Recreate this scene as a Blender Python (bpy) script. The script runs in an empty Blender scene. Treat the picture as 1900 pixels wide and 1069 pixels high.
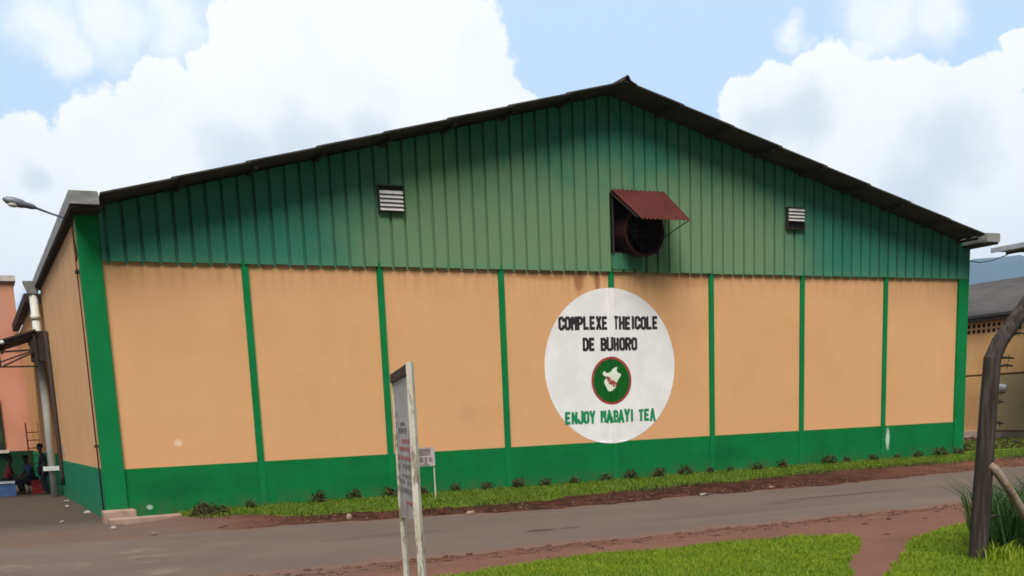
import bpy, bmesh, math, random
import numpy as np
from mathutils import Vector, Matrix
random.seed(7); RNG = np.random.default_rng(7)
S = bpy.context.scene
C = S.collection
rad = math.radians

# ------------------------------------------------------------------ camera
cd = bpy.data.cameras.new("camera"); cam = bpy.data.objects.new("camera", cd); C.objects.link(cam)
S.camera = cam
YAW, PITCH, ROLL, FPX, CX, CY = .4478, -.1853, -.0436, 2010.2, 940.8, 1150.3
CAM = Vector((-2.8284, -26.002, 1.7549))
cy_, sy_, cp_, sp_ = math.cos(YAW), math.sin(YAW), math.cos(PITCH), math.sin(PITCH)
fw = Vector((sy_*cp_, cy_*cp_, sp_)); r0 = Vector((cy_, -sy_, 0)); u0 = r0.cross(fw)
rt = math.cos(ROLL)*r0 + math.sin(ROLL)*u0; up = -math.sin(ROLL)*r0 + math.cos(ROLL)*u0
cam.matrix_world = Matrix(((rt.x, up.x, -fw.x, CAM.x), (rt.y, up.y, -fw.y, CAM.y), (rt.z, up.z, -fw.z, CAM.z), (0, 0, 0, 1)))
cd.sensor_width = 36; cd.sensor_fit = 'HORIZONTAL'; cd.lens = FPX/1900*36
cd.shift_x = (950-CX)/1900; cd.shift_y = (CY-534.5)/1900
cd.clip_start = .1; cd.clip_end = 20000

# ------------------------------------------------------------------ exposure
S.view_settings.view_transform = 'Standard'; S.view_settings.look = 'None'
S.view_settings.exposure = 0.60; S.view_settings.gamma = 1
S.cycles.filter_width = 1.7
try: S.cycles.use_denoising = True
except Exception: pass
S.cycles.max_bounces = 6

# ------------------------------------------------------------------ sun
SUN_EL, SUN_AZ = 55, 207
sl = bpy.data.lights.new("sun", 'SUN'); so = bpy.data.objects.new("sun", sl); C.objects.link(so)
sl.energy = 3.8; sl.angle = rad(34); sl.color = (1, .95, .88)
sd = Vector((math.cos(rad(SUN_EL))*math.sin(rad(SUN_AZ)), math.cos(rad(SUN_EL))*math.cos(rad(SUN_AZ)), math.sin(rad(SUN_EL))))
so.rotation_euler = sd.to_track_quat('Z', 'Y').to_euler(); so.location = (0, -60, 60)

# ------------------------------------------------------------------ sky
MAIN = [(0.335,0.89,0.309,0.061),(0.392,0.872,0.293,0.045),(0.418,0.868,0.269,0.035),(0.294,0.9,0.323,0.052),(0.241,0.921,0.305,0.038),(0.224,0.937,0.268,0.038),(0.166,0.952,0.259,0.031),(0.261,0.936,0.237,0.076),(0.361,0.897,0.256,0.076),(0.112,0.967,0.228,0.031),(0.139,0.967,0.216,0.057),(0.063,0.974,0.217,0.035),(0.068,0.979,0.19,0.052),(0.209,0.956,0.205,0.076),(0.439,0.861,0.257,0.021),(0.645,0.72,0.257,0.031),(0.623,0.741,0.251,0.028),(0.597,0.764,0.246,0.021),(0.674,0.699,0.238,0.031),(0.701,0.675,0.229,0.038),(0.733,0.64,0.231,0.028),(0.745,0.62,0.245,0.019),(0.632,0.745,0.213,0.052),(0.695,0.695,0.185,0.071),(0.75,0.637,0.176,0.057),(0.743,0.655,0.139,0.052),(0.056,0.988,0.146,0.035)]
WISP = [(0.092,0.947,0.309,0.033),(0.134,0.941,0.311,0.038),(0.181,0.933,0.31,0.038),(0.101,0.952,0.29,0.024),(0.672,0.681,0.291,0.04),(0.699,0.654,0.289,0.028),(0.662,0.699,0.272,0.019),(0.622,0.728,0.289,0.014),(0.067,0.982,0.174,0.028)]
GRAY = [(0.278,0.935,0.221,0.043),(0.329,0.915,0.233,0.028),(0.231,0.948,0.217,0.038),(0.637,0.736,0.23,0.033),(0.616,0.753,0.231,0.024),(0.722,0.665,0.193,0.038),(0.712,0.682,0.167,0.038),(0.07,0.977,0.202,0.019)]
SKYK = .1
def build_world():
    w = bpy.data.worlds.new("World"); S.world = w; w.use_nodes = True
    nt = w.node_tree; N = nt.nodes; L = nt.links; N.clear()
    def nd(t, **k):
        n = N.new(t)
        for a, b in k.items(): setattr(n, a, b)
        return n
    def inp(s, v):
        if isinstance(v, bpy.types.NodeSocket): L.new(v, s)
        else: s.default_value = v
    def M(op, a, b=0.0, c=0.0):
        n = nd('ShaderNodeMath', operation=op); inp(n.inputs[0], a); inp(n.inputs[1], b); inp(n.inputs[2], c); return n.outputs[0]
    def ramp(v, a, b):
        n = nd('ShaderNodeMapRange', interpolation_type='SMOOTHSTEP'); inp(n.inputs[0], v); n.inputs[1].default_value = a; n.inputs[2].default_value = b; return n.outputs[0]
    def mix(f, a, b):
        n = nd('ShaderNodeMix', data_type='RGBA'); inp(n.inputs[0], f); inp(n.inputs[6], a); inp(n.inputs[7], b); return n.outputs[2]
    tc = nd('ShaderNodeTexCoord').outputs['Generated']
    nrm = nd('ShaderNodeVectorMath', operation='NORMALIZE'); inp(nrm.inputs[0], tc); D = nrm.outputs[0]
    def noise(scale, det=6, rough=.6, vec=D):
        n = nd('ShaderNodeTexNoise'); inp(n.inputs['Vector'], vec); n.inputs['Scale'].default_value = scale; n.inputs['Detail'].default_value = det; n.inputs['Roughness'].default_value = rough
        return n
    # warped direction gives billowy cloud edges
    nz = noise(22, 5, .58)
    v = nd('ShaderNodeVectorMath', operation='SUBTRACT'); inp(v.inputs[0], nz.outputs['Color']); v.inputs[1].default_value = (.5, .5, .5)
    v2 = nd('ShaderNodeVectorMath', operation='SCALE'); inp(v2.inputs[0], v.outputs[0]); v2.inputs['Scale'].default_value = .05
    v3 = nd('ShaderNodeVectorMath', operation='ADD'); inp(v3.inputs[0], D); inp(v3.inputs[1], v2.outputs[0]); DW = v3.outputs[0]
    def field(bl):
        cur = None
        for x, y, z, r in bl:
            d = nd('ShaderNodeVectorMath', operation='DISTANCE'); inp(d.inputs[0], DW); d.inputs[1].default_value = (x, y, z)
            f = M('MULTIPLY_ADD', d.outputs['Value'], -1/r, 1.0)
            cur = f if cur is None else M('MAXIMUM', cur, f)
        return cur
    fine = noise(34, 8, .62).outputs['Fac']
    fm = M('ADD', field(MAIN), M('MULTIPLY_ADD', fine, .75, -.375))
    cm = ramp(fm, -.05, .13)
    cw = M('MULTIPLY', ramp(M('ADD', field(WISP), M('MULTIPLY_ADD', fine, .8, -.4)), -.2, .8), .85)
    # clouds over the rest of the sky (everywhere outside the window of named clouds)
    sep = nd('ShaderNodeSeparateXYZ'); inp(sep.inputs[0], D)
    gen = ramp(noise(2.6, 7, .6).outputs['Fac'], .46, .58)
    front = nd('ShaderNodeVectorMath', operation='DOT_PRODUCT'); inp(front.inputs[0], D); front.inputs[1].default_value = (.40, .88, .25)
    gm = M('MULTIPLY', gen, ramp(front.outputs['Value'], .90, .80))
    low = M('MULTIPLY', ramp(sep.outputs[2], .15, .06), .6)
    mask = M('MAXIMUM', M('MAXIMUM', cm, cw), M('MAXIMUM', gm, low))
    gray = ramp(M('ADD', field(GRAY), M('MULTIPLY_ADD', fine, .7, -.35)), -.3, .8)
    gr2 = ramp(noise(13, 7, .6).outputs['Fac'], .46, .72)
    g = M('MAXIMUM', M('MULTIPLY', gray, .75), M('MULTIPLY', gr2, .2))
    sky = nd('ShaderNodeTexSky', sky_type='NISHITA'); sky.sun_disc = False; sky.sun_elevation = rad(SUN_EL); sky.sun_rotation = rad(SUN_AZ)
    sky.air_density = 1.0; sky.dust_density = 1.0; sky.ozone_density = 1.0
    k = 1/SKYK
    blue = mix(.85, sky.outputs[0], (.45*k, .60*k, .76*k, 1))
    cloud = mix(g, (.78*k, .78*k, .765*k, 1), (.50*k, .545*k, .60*k, 1))
    # unseen sky behind the camera, darkened to deepen the shade under the eaves
    hd = M('ADD', sep.outputs[1], M('MULTIPLY', sep.outputs[0], .55))      # dimming reaches round to the left
    back = M('MULTIPLY', ramp(hd, .30, -.30), ramp(sep.outputs[2], .92, .45))
    back = M('MULTIPLY', back, ramp(sep.outputs[0], -.93, -.70))  # unseen far-left sky kept bright to light the side wall
    blue = mix(back, blue, (.035*k, .045*k, .06*k, 1)); cloud = mix(back, cloud, (.05*k, .055*k, .06*k, 1))
    col = mix(mask, blue, cloud)
    bg = nd('ShaderNodeBackground'); inp(bg.inputs[0], col); bg.inputs[1].default_value = SKYK
    out = nd('ShaderNodeOutputWorld'); L.new(bg.outputs[0], out.inputs[0])
    w.cycles.sampling_method = 'MANUAL'; w.cycles.sample_map_resolution = 512
build_world()

# ------------------------------------------------------------------ materials
def new_mat(name):
    m = bpy.data.materials.new(name); m.use_nodes = True
    return m, m.node_tree, m.node_tree.nodes['Principled BSDF']
class G:
    """small node graph helper"""
    def __init__(s, nt): s.nt = nt; s.N = nt.nodes; s.L = nt.links
    def inp(s, sock, v):
        if isinstance(v, bpy.types.NodeSocket): s.L.new(v, sock)
        else: sock.default_value = v
    def math(s, op, a, b=0., c=0.):
        n = s.N.new('ShaderNodeMath'); n.operation = op
        for i, v in enumerate((a, b, c)): s.inp(n.inputs[i], v)
        return n.outputs[0]
    def ramp(s, v, a, b):
        n = s.N.new('ShaderNodeMapRange'); n.interpolation_type = 'SMOOTHSTEP'; s.inp(n.inputs[0], v); n.inputs[1].default_value = a; n.inputs[2].default_value = b; return n.outputs[0]
    def mix(s, f, a, b):
        n = s.N.new('ShaderNodeMix'); n.data_type = 'RGBA'; s.inp(n.inputs[0], f)
        for i, v in ((6, a), (7, b)): s.inp(n.inputs[i], (*v, 1) if isinstance(v, tuple) and len(v) == 3 else v)
        return n.outputs[2]
    def pos(s): return s.N.new('ShaderNodeNewGeometry').outputs['Position']
    def sep(s, v):
        n = s.N.new('ShaderNodeSeparateXYZ'); s.inp(n.inputs[0], v); return n.outputs
    def map(s, v, scale):
        n = s.N.new('ShaderNodeMapping'); s.inp(n.inputs[0], v); n.inputs['Scale'].default_value = scale; return n.outputs[0]
    def noise(s, v, scale, det=5, rough=.6, out='Fac'):
        n = s.N.new('ShaderNodeTexNoise'); s.inp(n.inputs['Vector'], v); n.inputs['Scale'].default_value = scale; n.inputs['Detail'].default_value = det; n.inputs['Roughness'].default_value = rough; return n.outputs[out]
    def bump(s, h, strength, dist, b):
        n = s.N.new('ShaderNodeBump'); n.inputs['Strength'].default_value = strength; n.inputs['Distance'].default_value = dist; s.inp(n.inputs['Height'], h); s.L.new(n.outputs[0], b.inputs['Normal'])
    def spot(s, x, y, z, rx, ry, rz, edge=.5, warp=.5, wscale=3.):
        """soft edged stain with an irregular outline at a world position"""
        P = s.pos(); n = s.N.new('ShaderNodeVectorMath'); n.operation = 'SUBTRACT'; s.inp(n.inputs[0], P); n.inputs[1].default_value = (x, y, z)
        m = s.N.new('ShaderNodeVectorMath'); m.operation = 'DIVIDE'; s.inp(m.inputs[0], n.outputs[0]); m.inputs[1].default_value = (rx, ry, rz)
        l = s.N.new('ShaderNodeVectorMath'); l.operation = 'LENGTH'; s.inp(l.inputs[0], m.outputs[0])
        w = s.math('MULTIPLY_ADD', s.noise(P, wscale, 4), warp*2, -warp)
        return s.ramp(s.math('ADD', l.outputs['Value'], w), 1+edge/2, 1-edge/2)
def pmat(name, c1, c2=None, scale=3., rough=.8, bump=.0, bscale=40., metal=0., stretch=(1, 1, 1), fine=0.12, lo=.35, hi=.68):
    m, nt, b = new_mat(name); g = G(nt); P = g.map(g.pos(), stretch)
    c2 = c2 or tuple(v*.75 for v in c1)
    f = g.ramp(g.noise(P, scale, 6, .62), lo, hi)
    col = g.mix(f, c1, c2)
    if fine:
        col = g.mix(g.math('MULTIPLY', g.noise(P, scale*14, 3, .7), fine*2), col, tuple(v*.45 for v in c1))
    g.L.new(col, b.inputs['Base Color']); b.inputs['Roughness'].default_value = rough; b.inputs['Metallic'].default_value = metal
    b.inputs['Specular IOR Level'].default_value = .3 if rough < .6 else .1
    if bump: g.bump(g.noise(P, bscale, 4), bump, .02, b)
    return m
M = {}
def wall_material():
    m, nt, b = new_mat("cream painted plaster"); g = G(nt); P = g.pos()
    col = g.mix(g.ramp(g.noise(P, .7, 6, .6), .35, .7), (.580, .318, .148), (.545, .292, .132))
    # faint vertical run marks
    st = g.noise(g.map(P, (2.2, 2.2, .12)), 1.6, 5, .65)
    col = g.mix(g.math('MULTIPLY', g.ramp(st, .5, .75), .03), col, (.46, .24, .10))
    # faded lower band and rust under the cladding
    z = g.sep(P)[2]
    col = g.mix(g.math('MULTIPLY', g.math('MULTIPLY', g.ramp(z, 2.1, 1.0), g.noise(P, 1.3, 4)), .5), col, (.66, .30, .15))
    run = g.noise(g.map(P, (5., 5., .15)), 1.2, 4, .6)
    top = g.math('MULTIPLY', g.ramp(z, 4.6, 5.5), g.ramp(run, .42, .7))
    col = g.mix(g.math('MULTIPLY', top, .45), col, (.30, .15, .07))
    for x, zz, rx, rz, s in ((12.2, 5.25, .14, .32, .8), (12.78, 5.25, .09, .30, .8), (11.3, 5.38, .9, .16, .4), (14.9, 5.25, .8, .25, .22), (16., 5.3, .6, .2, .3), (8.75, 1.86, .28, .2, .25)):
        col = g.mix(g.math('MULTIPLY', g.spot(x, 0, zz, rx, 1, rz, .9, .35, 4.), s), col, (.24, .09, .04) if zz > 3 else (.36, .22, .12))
    for x, zz, rx, rz, s in ((1.47, 1.48, .09, .07, .6),):
        col = g.mix(g.math('MULTIPLY', g.spot(x, 0, zz, rx, 1, rz, 1.1, .6, 12.), s), col, (.72, .58, .44))
    g.L.new(col, b.inputs['Base Color']); b.inputs['Roughness'].default_value = .85; b.inputs['Specular IOR Level'].default_value = .25
    g.bump(g.noise(P, 18, 5), .25, .01, b)
    return m
def green_material(name, c1, c2):
    m, nt, b = new_mat(name); g = G(nt); P = g.pos()
    col = g.mix(g.ramp(g.noise(P, 1.1, 6, .6), .3, .7), c1, c2)
    z = g.sep(P)[2]
    splash = g.math('MULTIPLY', g.ramp(z, .35, -.1), g.ramp(g.noise(P, 3., 5, .65), .35, .75))
    col = g.mix(g.math('MULTIPLY', splash, .45), col, (.10, .07, .04))
    for x, zz, rx, rz, s in ((23.31, .55, .075, .28, .8), (.70, .07, .06, .05, .6)):
        col = g.mix(g.math('MULTIPLY', g.spot(x, 0, zz, rx, 1, rz, 1., .45, 9.), s), col, (.55, .62, .54))
    for x, zz, rx, rz, s in ((1.2, .45, .7, .25, .35), (6.4, .3, .9, .2, .3), (17., .4, .8, .2, .3)):
        col = g.mix(g.math('MULTIPLY', g.spot(x, 0, zz, rx, 1, rz, .9, .5, 2.), s), col, tuple(v*.45 for v in c1))
    g.L.new(col, b.inputs['Base Color']); b.inputs['Roughness'].default_value = .7; b.inputs['Specular IOR Level'].default_value = .10
    g.bump(g.noise(P, 16, 5), .2, .01, b)
    return m
def clad_material():
    m, nt, b = new_mat("pale green cladding"); g = G(nt); P = g.pos(); x, y, z = g.sep(P)
    # each pan weathers a little differently
    cell = g.math('FLOOR', g.math('DIVIDE', x, .36667))
    wn = g.N.new('ShaderNodeTexWhiteNoise'); wn.noise_dimensions = '1D'; g.inp(wn.inputs['W'], cell)
    col = g.mix(wn.outputs['Value'], (.036, .170, .118), (.030, .152, .108))
    st = g.noise(g.map(P, (3., 3., .18)), 1.5, 6, .65)
    col = g.mix(g.math('MULTIPLY', g.ramp(st, .45, .75), .35), col, (.055, .12, .07))
    lit_tone = g.math('ADD', g.math('MULTIPLY', g.ramp(x, 3., 9.), g.ramp(x, 22., 17.)), g.math('MULTIPLY_ADD', g.noise(P, .6, 4), .8, -.4))  # olive low in the middle; teal ends and top paint in eaves shade
    lit_tone = g.math('MULTIPLY', lit_tone, g.ramp(g.math('ADD', z, g.math('MULTIPLY_ADD', g.noise(P, .8, 4), 2.4, -1.2)), 9.8, 6.2))
    col = g.mix(g.math('MULTIPLY', g.ramp(lit_tone, .1, .9), .85), col, (.140, .222, .108))
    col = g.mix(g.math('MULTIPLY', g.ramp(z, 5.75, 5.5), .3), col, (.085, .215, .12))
    g.L.new(col, b.inputs['Base Color']); b.inputs['Roughness'].default_value = .8; b.inputs['Specular IOR Level'].default_value = .05
    return m
def asphalt_material():
    m, nt, b = new_mat("worn asphalt"); g = G(nt); P = g.pos(); x, y, z = g.sep(P)
    col = g.mix(g.ramp(g.noise(P, .35, 6, .6), .3, .7), (.112, .080, .066), (.096, .072, .060))
    lanes = g.noise(g.map(P, (.10, 1.1, 1)), 1.0, 5, .6)
    col = g.mix(g.math('MULTIPLY', g.ramp(lanes, .48, .72), .4), col, (.145, .105, .085))
    dust = g.ramp(g.noise(P, .8, 6, .7), .52, .75)
    left = g.ramp(x, 3.0, -3.0)
    col = g.mix(g.math('MULTIPLY', g.math('MULTIPLY', dust, left), .8), col, (.24, .165, .12))
    # damp yard beyond the corner
    wet = g.math('MULTIPLY', g.ramp(y, -2.5, 1.5), g.ramp(x, 1., -.2))
    col = g.mix(g.math('MULTIPLY', wet, .85), col, g.mix(g.noise(P, .7, 5), (.040, .031, .021), (.062, .050, .038)))
    for sx, sy, rx, ry, s in ((5.7, -9.7, .28, .16, .8), (6.25, -9.75, .2, .09, .6), (13.4, -8.6, 1.7, .14, .6), (11.5, -9., .5, .12, .5), (3.4, -8.4, 1.1, .3, .25), (-.8, -3.4, 1.2, .5, .3), (9., -9.9, 1.6, .3, .15)):
        col = g.mix(g.math('MULTIPLY', g.spot(sx, sy, -.2, rx, ry, 1, .7, .5, 4.), s), col, (.035, .028, .025))
    ea = g.N.new('ShaderNodeAttribute'); ea.attribute_name = 'edge'
    em = g.ramp(g.math('ADD', ea.outputs['Fac'], g.math('MULTIPLY_ADD', g.noise(g.map(P, (1, 1.6, 1)), 3.2, 6, .7), 1.5, -.75)), .35, .9)
    col = g.mix(em, col, g.mix(g.noise(P, 5, 5, .7), (.085, .045, .030), (.17, .10, .072)))
    col = g.mix(g.math('MULTIPLY', g.ramp(g.noise(P, 45, 3, .7), .5, .8), .30), col, (.19, .15, .125))
    g.L.new(col, b.inputs['Base Color']); b.inputs['Roughness'].default_value = .9; b.inputs['Specular IOR Level'].default_value = .08
    g.bump(g.noise(P, 30, 5, .7), .35, .02, b)
    return m
def ground_material():
    m, nt, b = new_mat("red soil"); g = G(nt); P = g.pos(); x, y, z = g.sep(P)
    col = g.mix(g.ramp(g.noise(P, .9, 6, .65), .3, .7), (.150, .064, .040), (.085, .038, .024))
    col = g.mix(g.math('MULTIPLY', g.ramp(g.noise(P, 6, 5, .7), .45, .75), .6), col, (.040, .022, .015))
    col = g.mix(g.math('MULTIPLY', g.ramp(g.noise(P, 26, 4, .7), .55, .8), .55), col, (.20, .115, .08))
    # pale worn footpath and verge on the camera's side of the road
    near = g.ramp(y, -11.0, -13.0)
    col = g.mix(g.math('MULTIPLY', near, g.math('MULTIPLY_ADD', g.noise(P, 1.2, 5), .4, .35)), col, (.170, .088, .062))
    # grey trodden dust band by the yard
    band = g.math('MULTIPLY', g.ramp(x, 2.8, .4), g.ramp(y, -14., -12.))
    col = g.mix(g.math('MULTIPLY', band, .75), col, (.125, .090, .070))
    bankm = g.math('MULTIPLY', g.ramp(y, -7.5, -6.2), g.math('MULTIPLY', g.ramp(x, 1.2, 4.2), g.ramp(x, 24., 15.)))
    bc = g.mix(g.ramp(g.noise(P, 3.2, 6, .7), .38, .66), (.020, .009, .006), (.075, .028, .016))
    col = g.mix(g.math('MULTIPLY', bankm, .9), col, bc)
    a = g.N.new('ShaderNodeAttribute'); a.attribute_name = 'grass'
    gm = g.ramp(g.math('ADD', a.outputs['Fac'], g.math('MULTIPLY_ADD', g.noise(P, 5, 4), .5, -.25)), .3, .7)
    col = g.mix(gm, col, g.mix(g.noise(P, 2, 4), (.065, .095, .010), (.095, .125, .014)))
    g.L.new(col, b.inputs['Base Color']); b.inputs['Roughness'].default_value = .95; b.inputs['Specular IOR Level'].default_value = .03
    g.bump(g.noise(P, 22, 6, .7), .6, .04, b)
    return m
def grass_material(name, c1, c2, c3):
    m, nt, b = new_mat(name); g = G(nt); P = g.pos()
    geo = g.N.new('ShaderNodeNewGeometry')
    col = g.mix(g.ramp(g.noise(P, 1.3, 7, .68), .38, .62), c1, c2)
    col = g.mix(g.math('MULTIPLY', geo.outputs['Random Per Island'], .55), col, c3)
    g.L.new(col, b.inputs['Base Color']); b.inputs['Roughness'].default_value = .6; b.inputs['Specular IOR Level'].default_value = .25
    t = g.N.new('ShaderNodeBsdfTranslucent'); g.L.new(col, t.inputs[0])
    mx = g.N.new('ShaderNodeMixShader'); mx.inputs[0].default_value = .35
    out = g.N['Material Output']; g.L.new(b.outputs[0], mx.inputs[1]); g.L.new(t.outputs[0], mx.inputs[2]); g.L.new(mx.outputs[0], out.inputs[0])
    return m
M['wall'] = wall_material()
M['plinth'] = green_material("dark green gloss paint", (.003, .150, .036), (.0025, .118, .030))
M['pilaster'] = green_material("bright green paint", (.003, .165, .046), (.0025, .135, .036))
M['side_plinth'] = green_material("blue green paint", (.004, .175, .082), (.003, .145, .066))
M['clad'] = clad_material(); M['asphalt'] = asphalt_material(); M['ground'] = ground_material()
M['lawn'] = grass_material("lawn grass", (.185, .250, .006), (.105, .205, .006), (.235, .265, .012))
M['verge'] = grass_material("verge grass", (.115, .185, .010), (.075, .150, .010), (.150, .190, .014))
M['weeds'] = grass_material("dry weeds", (.035, .030, .012), (.055, .070, .012), (.075, .045, .022))
M['tallgrass'] = grass_material("tall grass", (.035, .085, .014), (.055, .120, .022), (.020, .055, .010))
M['roof'] = pmat("weathered roof sheet", (.060, .053, .046), (.036, .033, .030), 1.5, .9, .3, 25)
M['purlin'] = pmat("dark purlin", (.045, .035, .028), (.025, .02, .017), 3, .9)
M['gutter'] = pmat("grey gutter metal", (.25, .25, .24), (.16, .155, .15), 2.5, .6, stretch=(1, 1, 2))
M['pipe'] = pmat("grey white pipe", (.52, .52, .47), (.40, .40, .35), 4, .55, stretch=(1, 1, .3))
M['signwhite'] = pmat("white sign paint", (.74, .71, .71), (.66, .63, .63), 1.4, .75, .1, 20, fine=.04)
M['black'] = pmat("black lettering paint", (.022, .020, .022), (.04, .036, .036), 8, .7)
M['letgreen'] = pmat("green lettering paint", (.010, .20, .075), (.02, .26, .11), 8, .7)
M['emgreen'] = pmat("emblem green", (.006, .105, .014), (.006, .08, .012), 5, .7)
M['emred'] = pmat("emblem red", (.36, .055, .05), (.26, .04, .04), 6, .7)
M['emwhite'] = pmat("emblem white", (.70, .72, .62), (.60, .66, .52), 6, .7)
M['slat'] = pmat("vent slat", (.60, .57, .55), (.46, .43, .42), 5, .6, stretch=(1, 1, 1))
M['dark'] = pmat("dark void paint", (.012, .011, .010), (.008, .008, .008), 4, .95)
M['fanred'] = pmat("red brown fan housing", (.040, .010, .010), (.016, .007, .007), 5, .7)
M['fanblade'] = pmat("fan blade metal", (.035, .033, .035), (.02, .02, .02), 5, .5, metal=.4)
M['hood'] = pmat("red corrugated sheet", (.085, .018, .014), (.062, .014, .011), 3, .65, stretch=(1, 1, .4))
M['patch'] = pmat("teal patch sheet", (.055, .185, .105), (.04, .14, .085), 4, .6, stretch=(3, 1, .3))
M['steel'] = pmat("dark steel", (.045, .032, .026), (.03, .022, .018), 6, .7)
M['rust'] = pmat("rusty steel", (.10, .036, .020), (.06, .025, .016), 6, .85)
M['lampbody'] = pmat("lamp grey metal", (.16, .17, .19), (.10, .11, .13), 5, .5, metal=.3)
M['lamppipe'] = pmat("blue grey pipe", (.06, .075, .12), (.045, .055, .09), 5, .6)
M['concrete'] = pmat("pink dusty concrete", (.36, .245, .185), (.25, .165, .125), 3, .9, .4, 30)
M['salmon'] = pmat("salmon plaster", (.52, .24, .155), (.46, .205, .13), .8, .85, .2, 18)
M['rearwall'] = pmat("orange plaster", (.58, .31, .13), (.5, .25, .10), .9, .85, .2, 18)
M['shedwall'] = pmat("cream shed plaster", (.66, .385, .165), (.58, .31, .125), .7, .85, .2, 18, stretch=(1, 1, .4))
M['shedroof'] = pmat("grey fibre cement roof", (.088, .078, .072), (.045, .041, .040), .7, .9, .2, 10, stretch=(1, .35, 1))
M['farroof'] = pmat("galvanised sheet", (.42, .43, .44), (.30, .31, .32), 2, .5, metal=.2)
M['wire'] = pmat("galvanised wire", (.50, .45, .26), (.40, .35, .20), 8, .6)
M['timber'] = pmat("weathered timber", (.032, .023, .019), (.085, .068, .058), 6, .9, .6, 30, stretch=(4, 4, .22), fine=.25)
M['brace'] = pmat("bleached timber", (.30, .225, .17), (.17, .115, .085), 6, .9, .5, 30, fine=.2)
def peeling(name, c1, c2, c3, z0=None):
    m, nt, b = new_mat(name); g = G(nt); P = g.pos()
    col = g.mix(g.ramp(g.noise(P, 3, 5, .6), .35, .7), c1, c2)
    col = g.mix(g.math('MULTIPLY', g.ramp(g.noise(g.map(P, (2, 2, .7)), 5, 7, .72), .52, .60), .85), col, c3)
    col = g.mix(g.math('MULTIPLY', g.ramp(g.noise(g.map(P, (3, 3, 1)), 14, 5, .7), .60, .70), .8), col, (.05, .055, .04))
    g.L.new(col, b.inputs['Base Color']); b.inputs['Roughness'].default_value = .8
    g.bump(g.noise(P, 40, 4), .3, .01, b)
    return m
M['postwhite'] = peeling("peeling white paint", (.50, .45, .39), (.40, .35, .29), (.17, .12, .085))
M['board'] = peeling("weathered white board", (.40, .35, .34), (.31, .265, .25), (.20, .14, .125))
M['boardtop'] = pmat("dark board top", (.10, .06, .045), (.05, .03, .025), 9, .9)
M['inkdark'] = pmat("faded dark ink", (.16, .13, .13), (.26, .22, .21), 9, .8)
M['inkred'] = pmat("faded red ink", (.38, .09, .09), (.42, .18, .17), 9, .8)
M['shrub'] = pmat("shrub leaf", (.036, .050, .014), (.075, .038, .020), 9, .9, lo=.4, hi=.6)
M['twig'] = pmat("twig bark", (.06, .035, .022), None, 9, .9)
M['hill'] = pmat("wooded hill", (.022, .050, .060), (.032, .062, .066), .004, .95, fine=.1)
M['skin'] = pmat("dark skin", (.065, .034, .022), (.05, .026, .017), 9, .55, fine=0)
M['hair'] = pmat("black hair", (.008, .007, .007), None, 30, .8, fine=0)
for n, c in (('cloth_red', (.22, .02, .035)), ('cloth_blue', (.055, .085, .17)), ('cloth_dark', (.018, .018, .026)), ('cloth_grey', (.16, .16, .22)), ('plastic_blue', (.08, .16, .36)), ('plastic_red', (.26, .025, .02)), ('plastic_white', (.62, .63, .62)), ('paper', (.32, .29, .25))):
    M[n] = pmat(n.replace('_', ' '), c, tuple(v*.8 for v in c), 6, .75)
M['stone'] = pmat("field stone", (.30, .20, .15), (.17, .10, .075), 6, .9, .5, 20)
M['rubble'] = pmat("rubble stone", (.145, .075, .053), (.09, .045, .031), 3, .95, .5, 20)
M['glass'] = pmat("dark window glass", (.02, .022, .02), (.03, .05, .02), 1.5, .2, fine=0)
M['dkgreen'] = pmat("dark green skirting", (.006, .035, .014), (.005, .026, .011), 3, .8)
M['kerb'] = pmat("pale kerb", (.62, .50, .40), (.5, .38, .29), 2, .9)
M['trim'] = pmat("pale trim", (.52, .46, .42), (.40, .34, .31), 3, .8)

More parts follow.
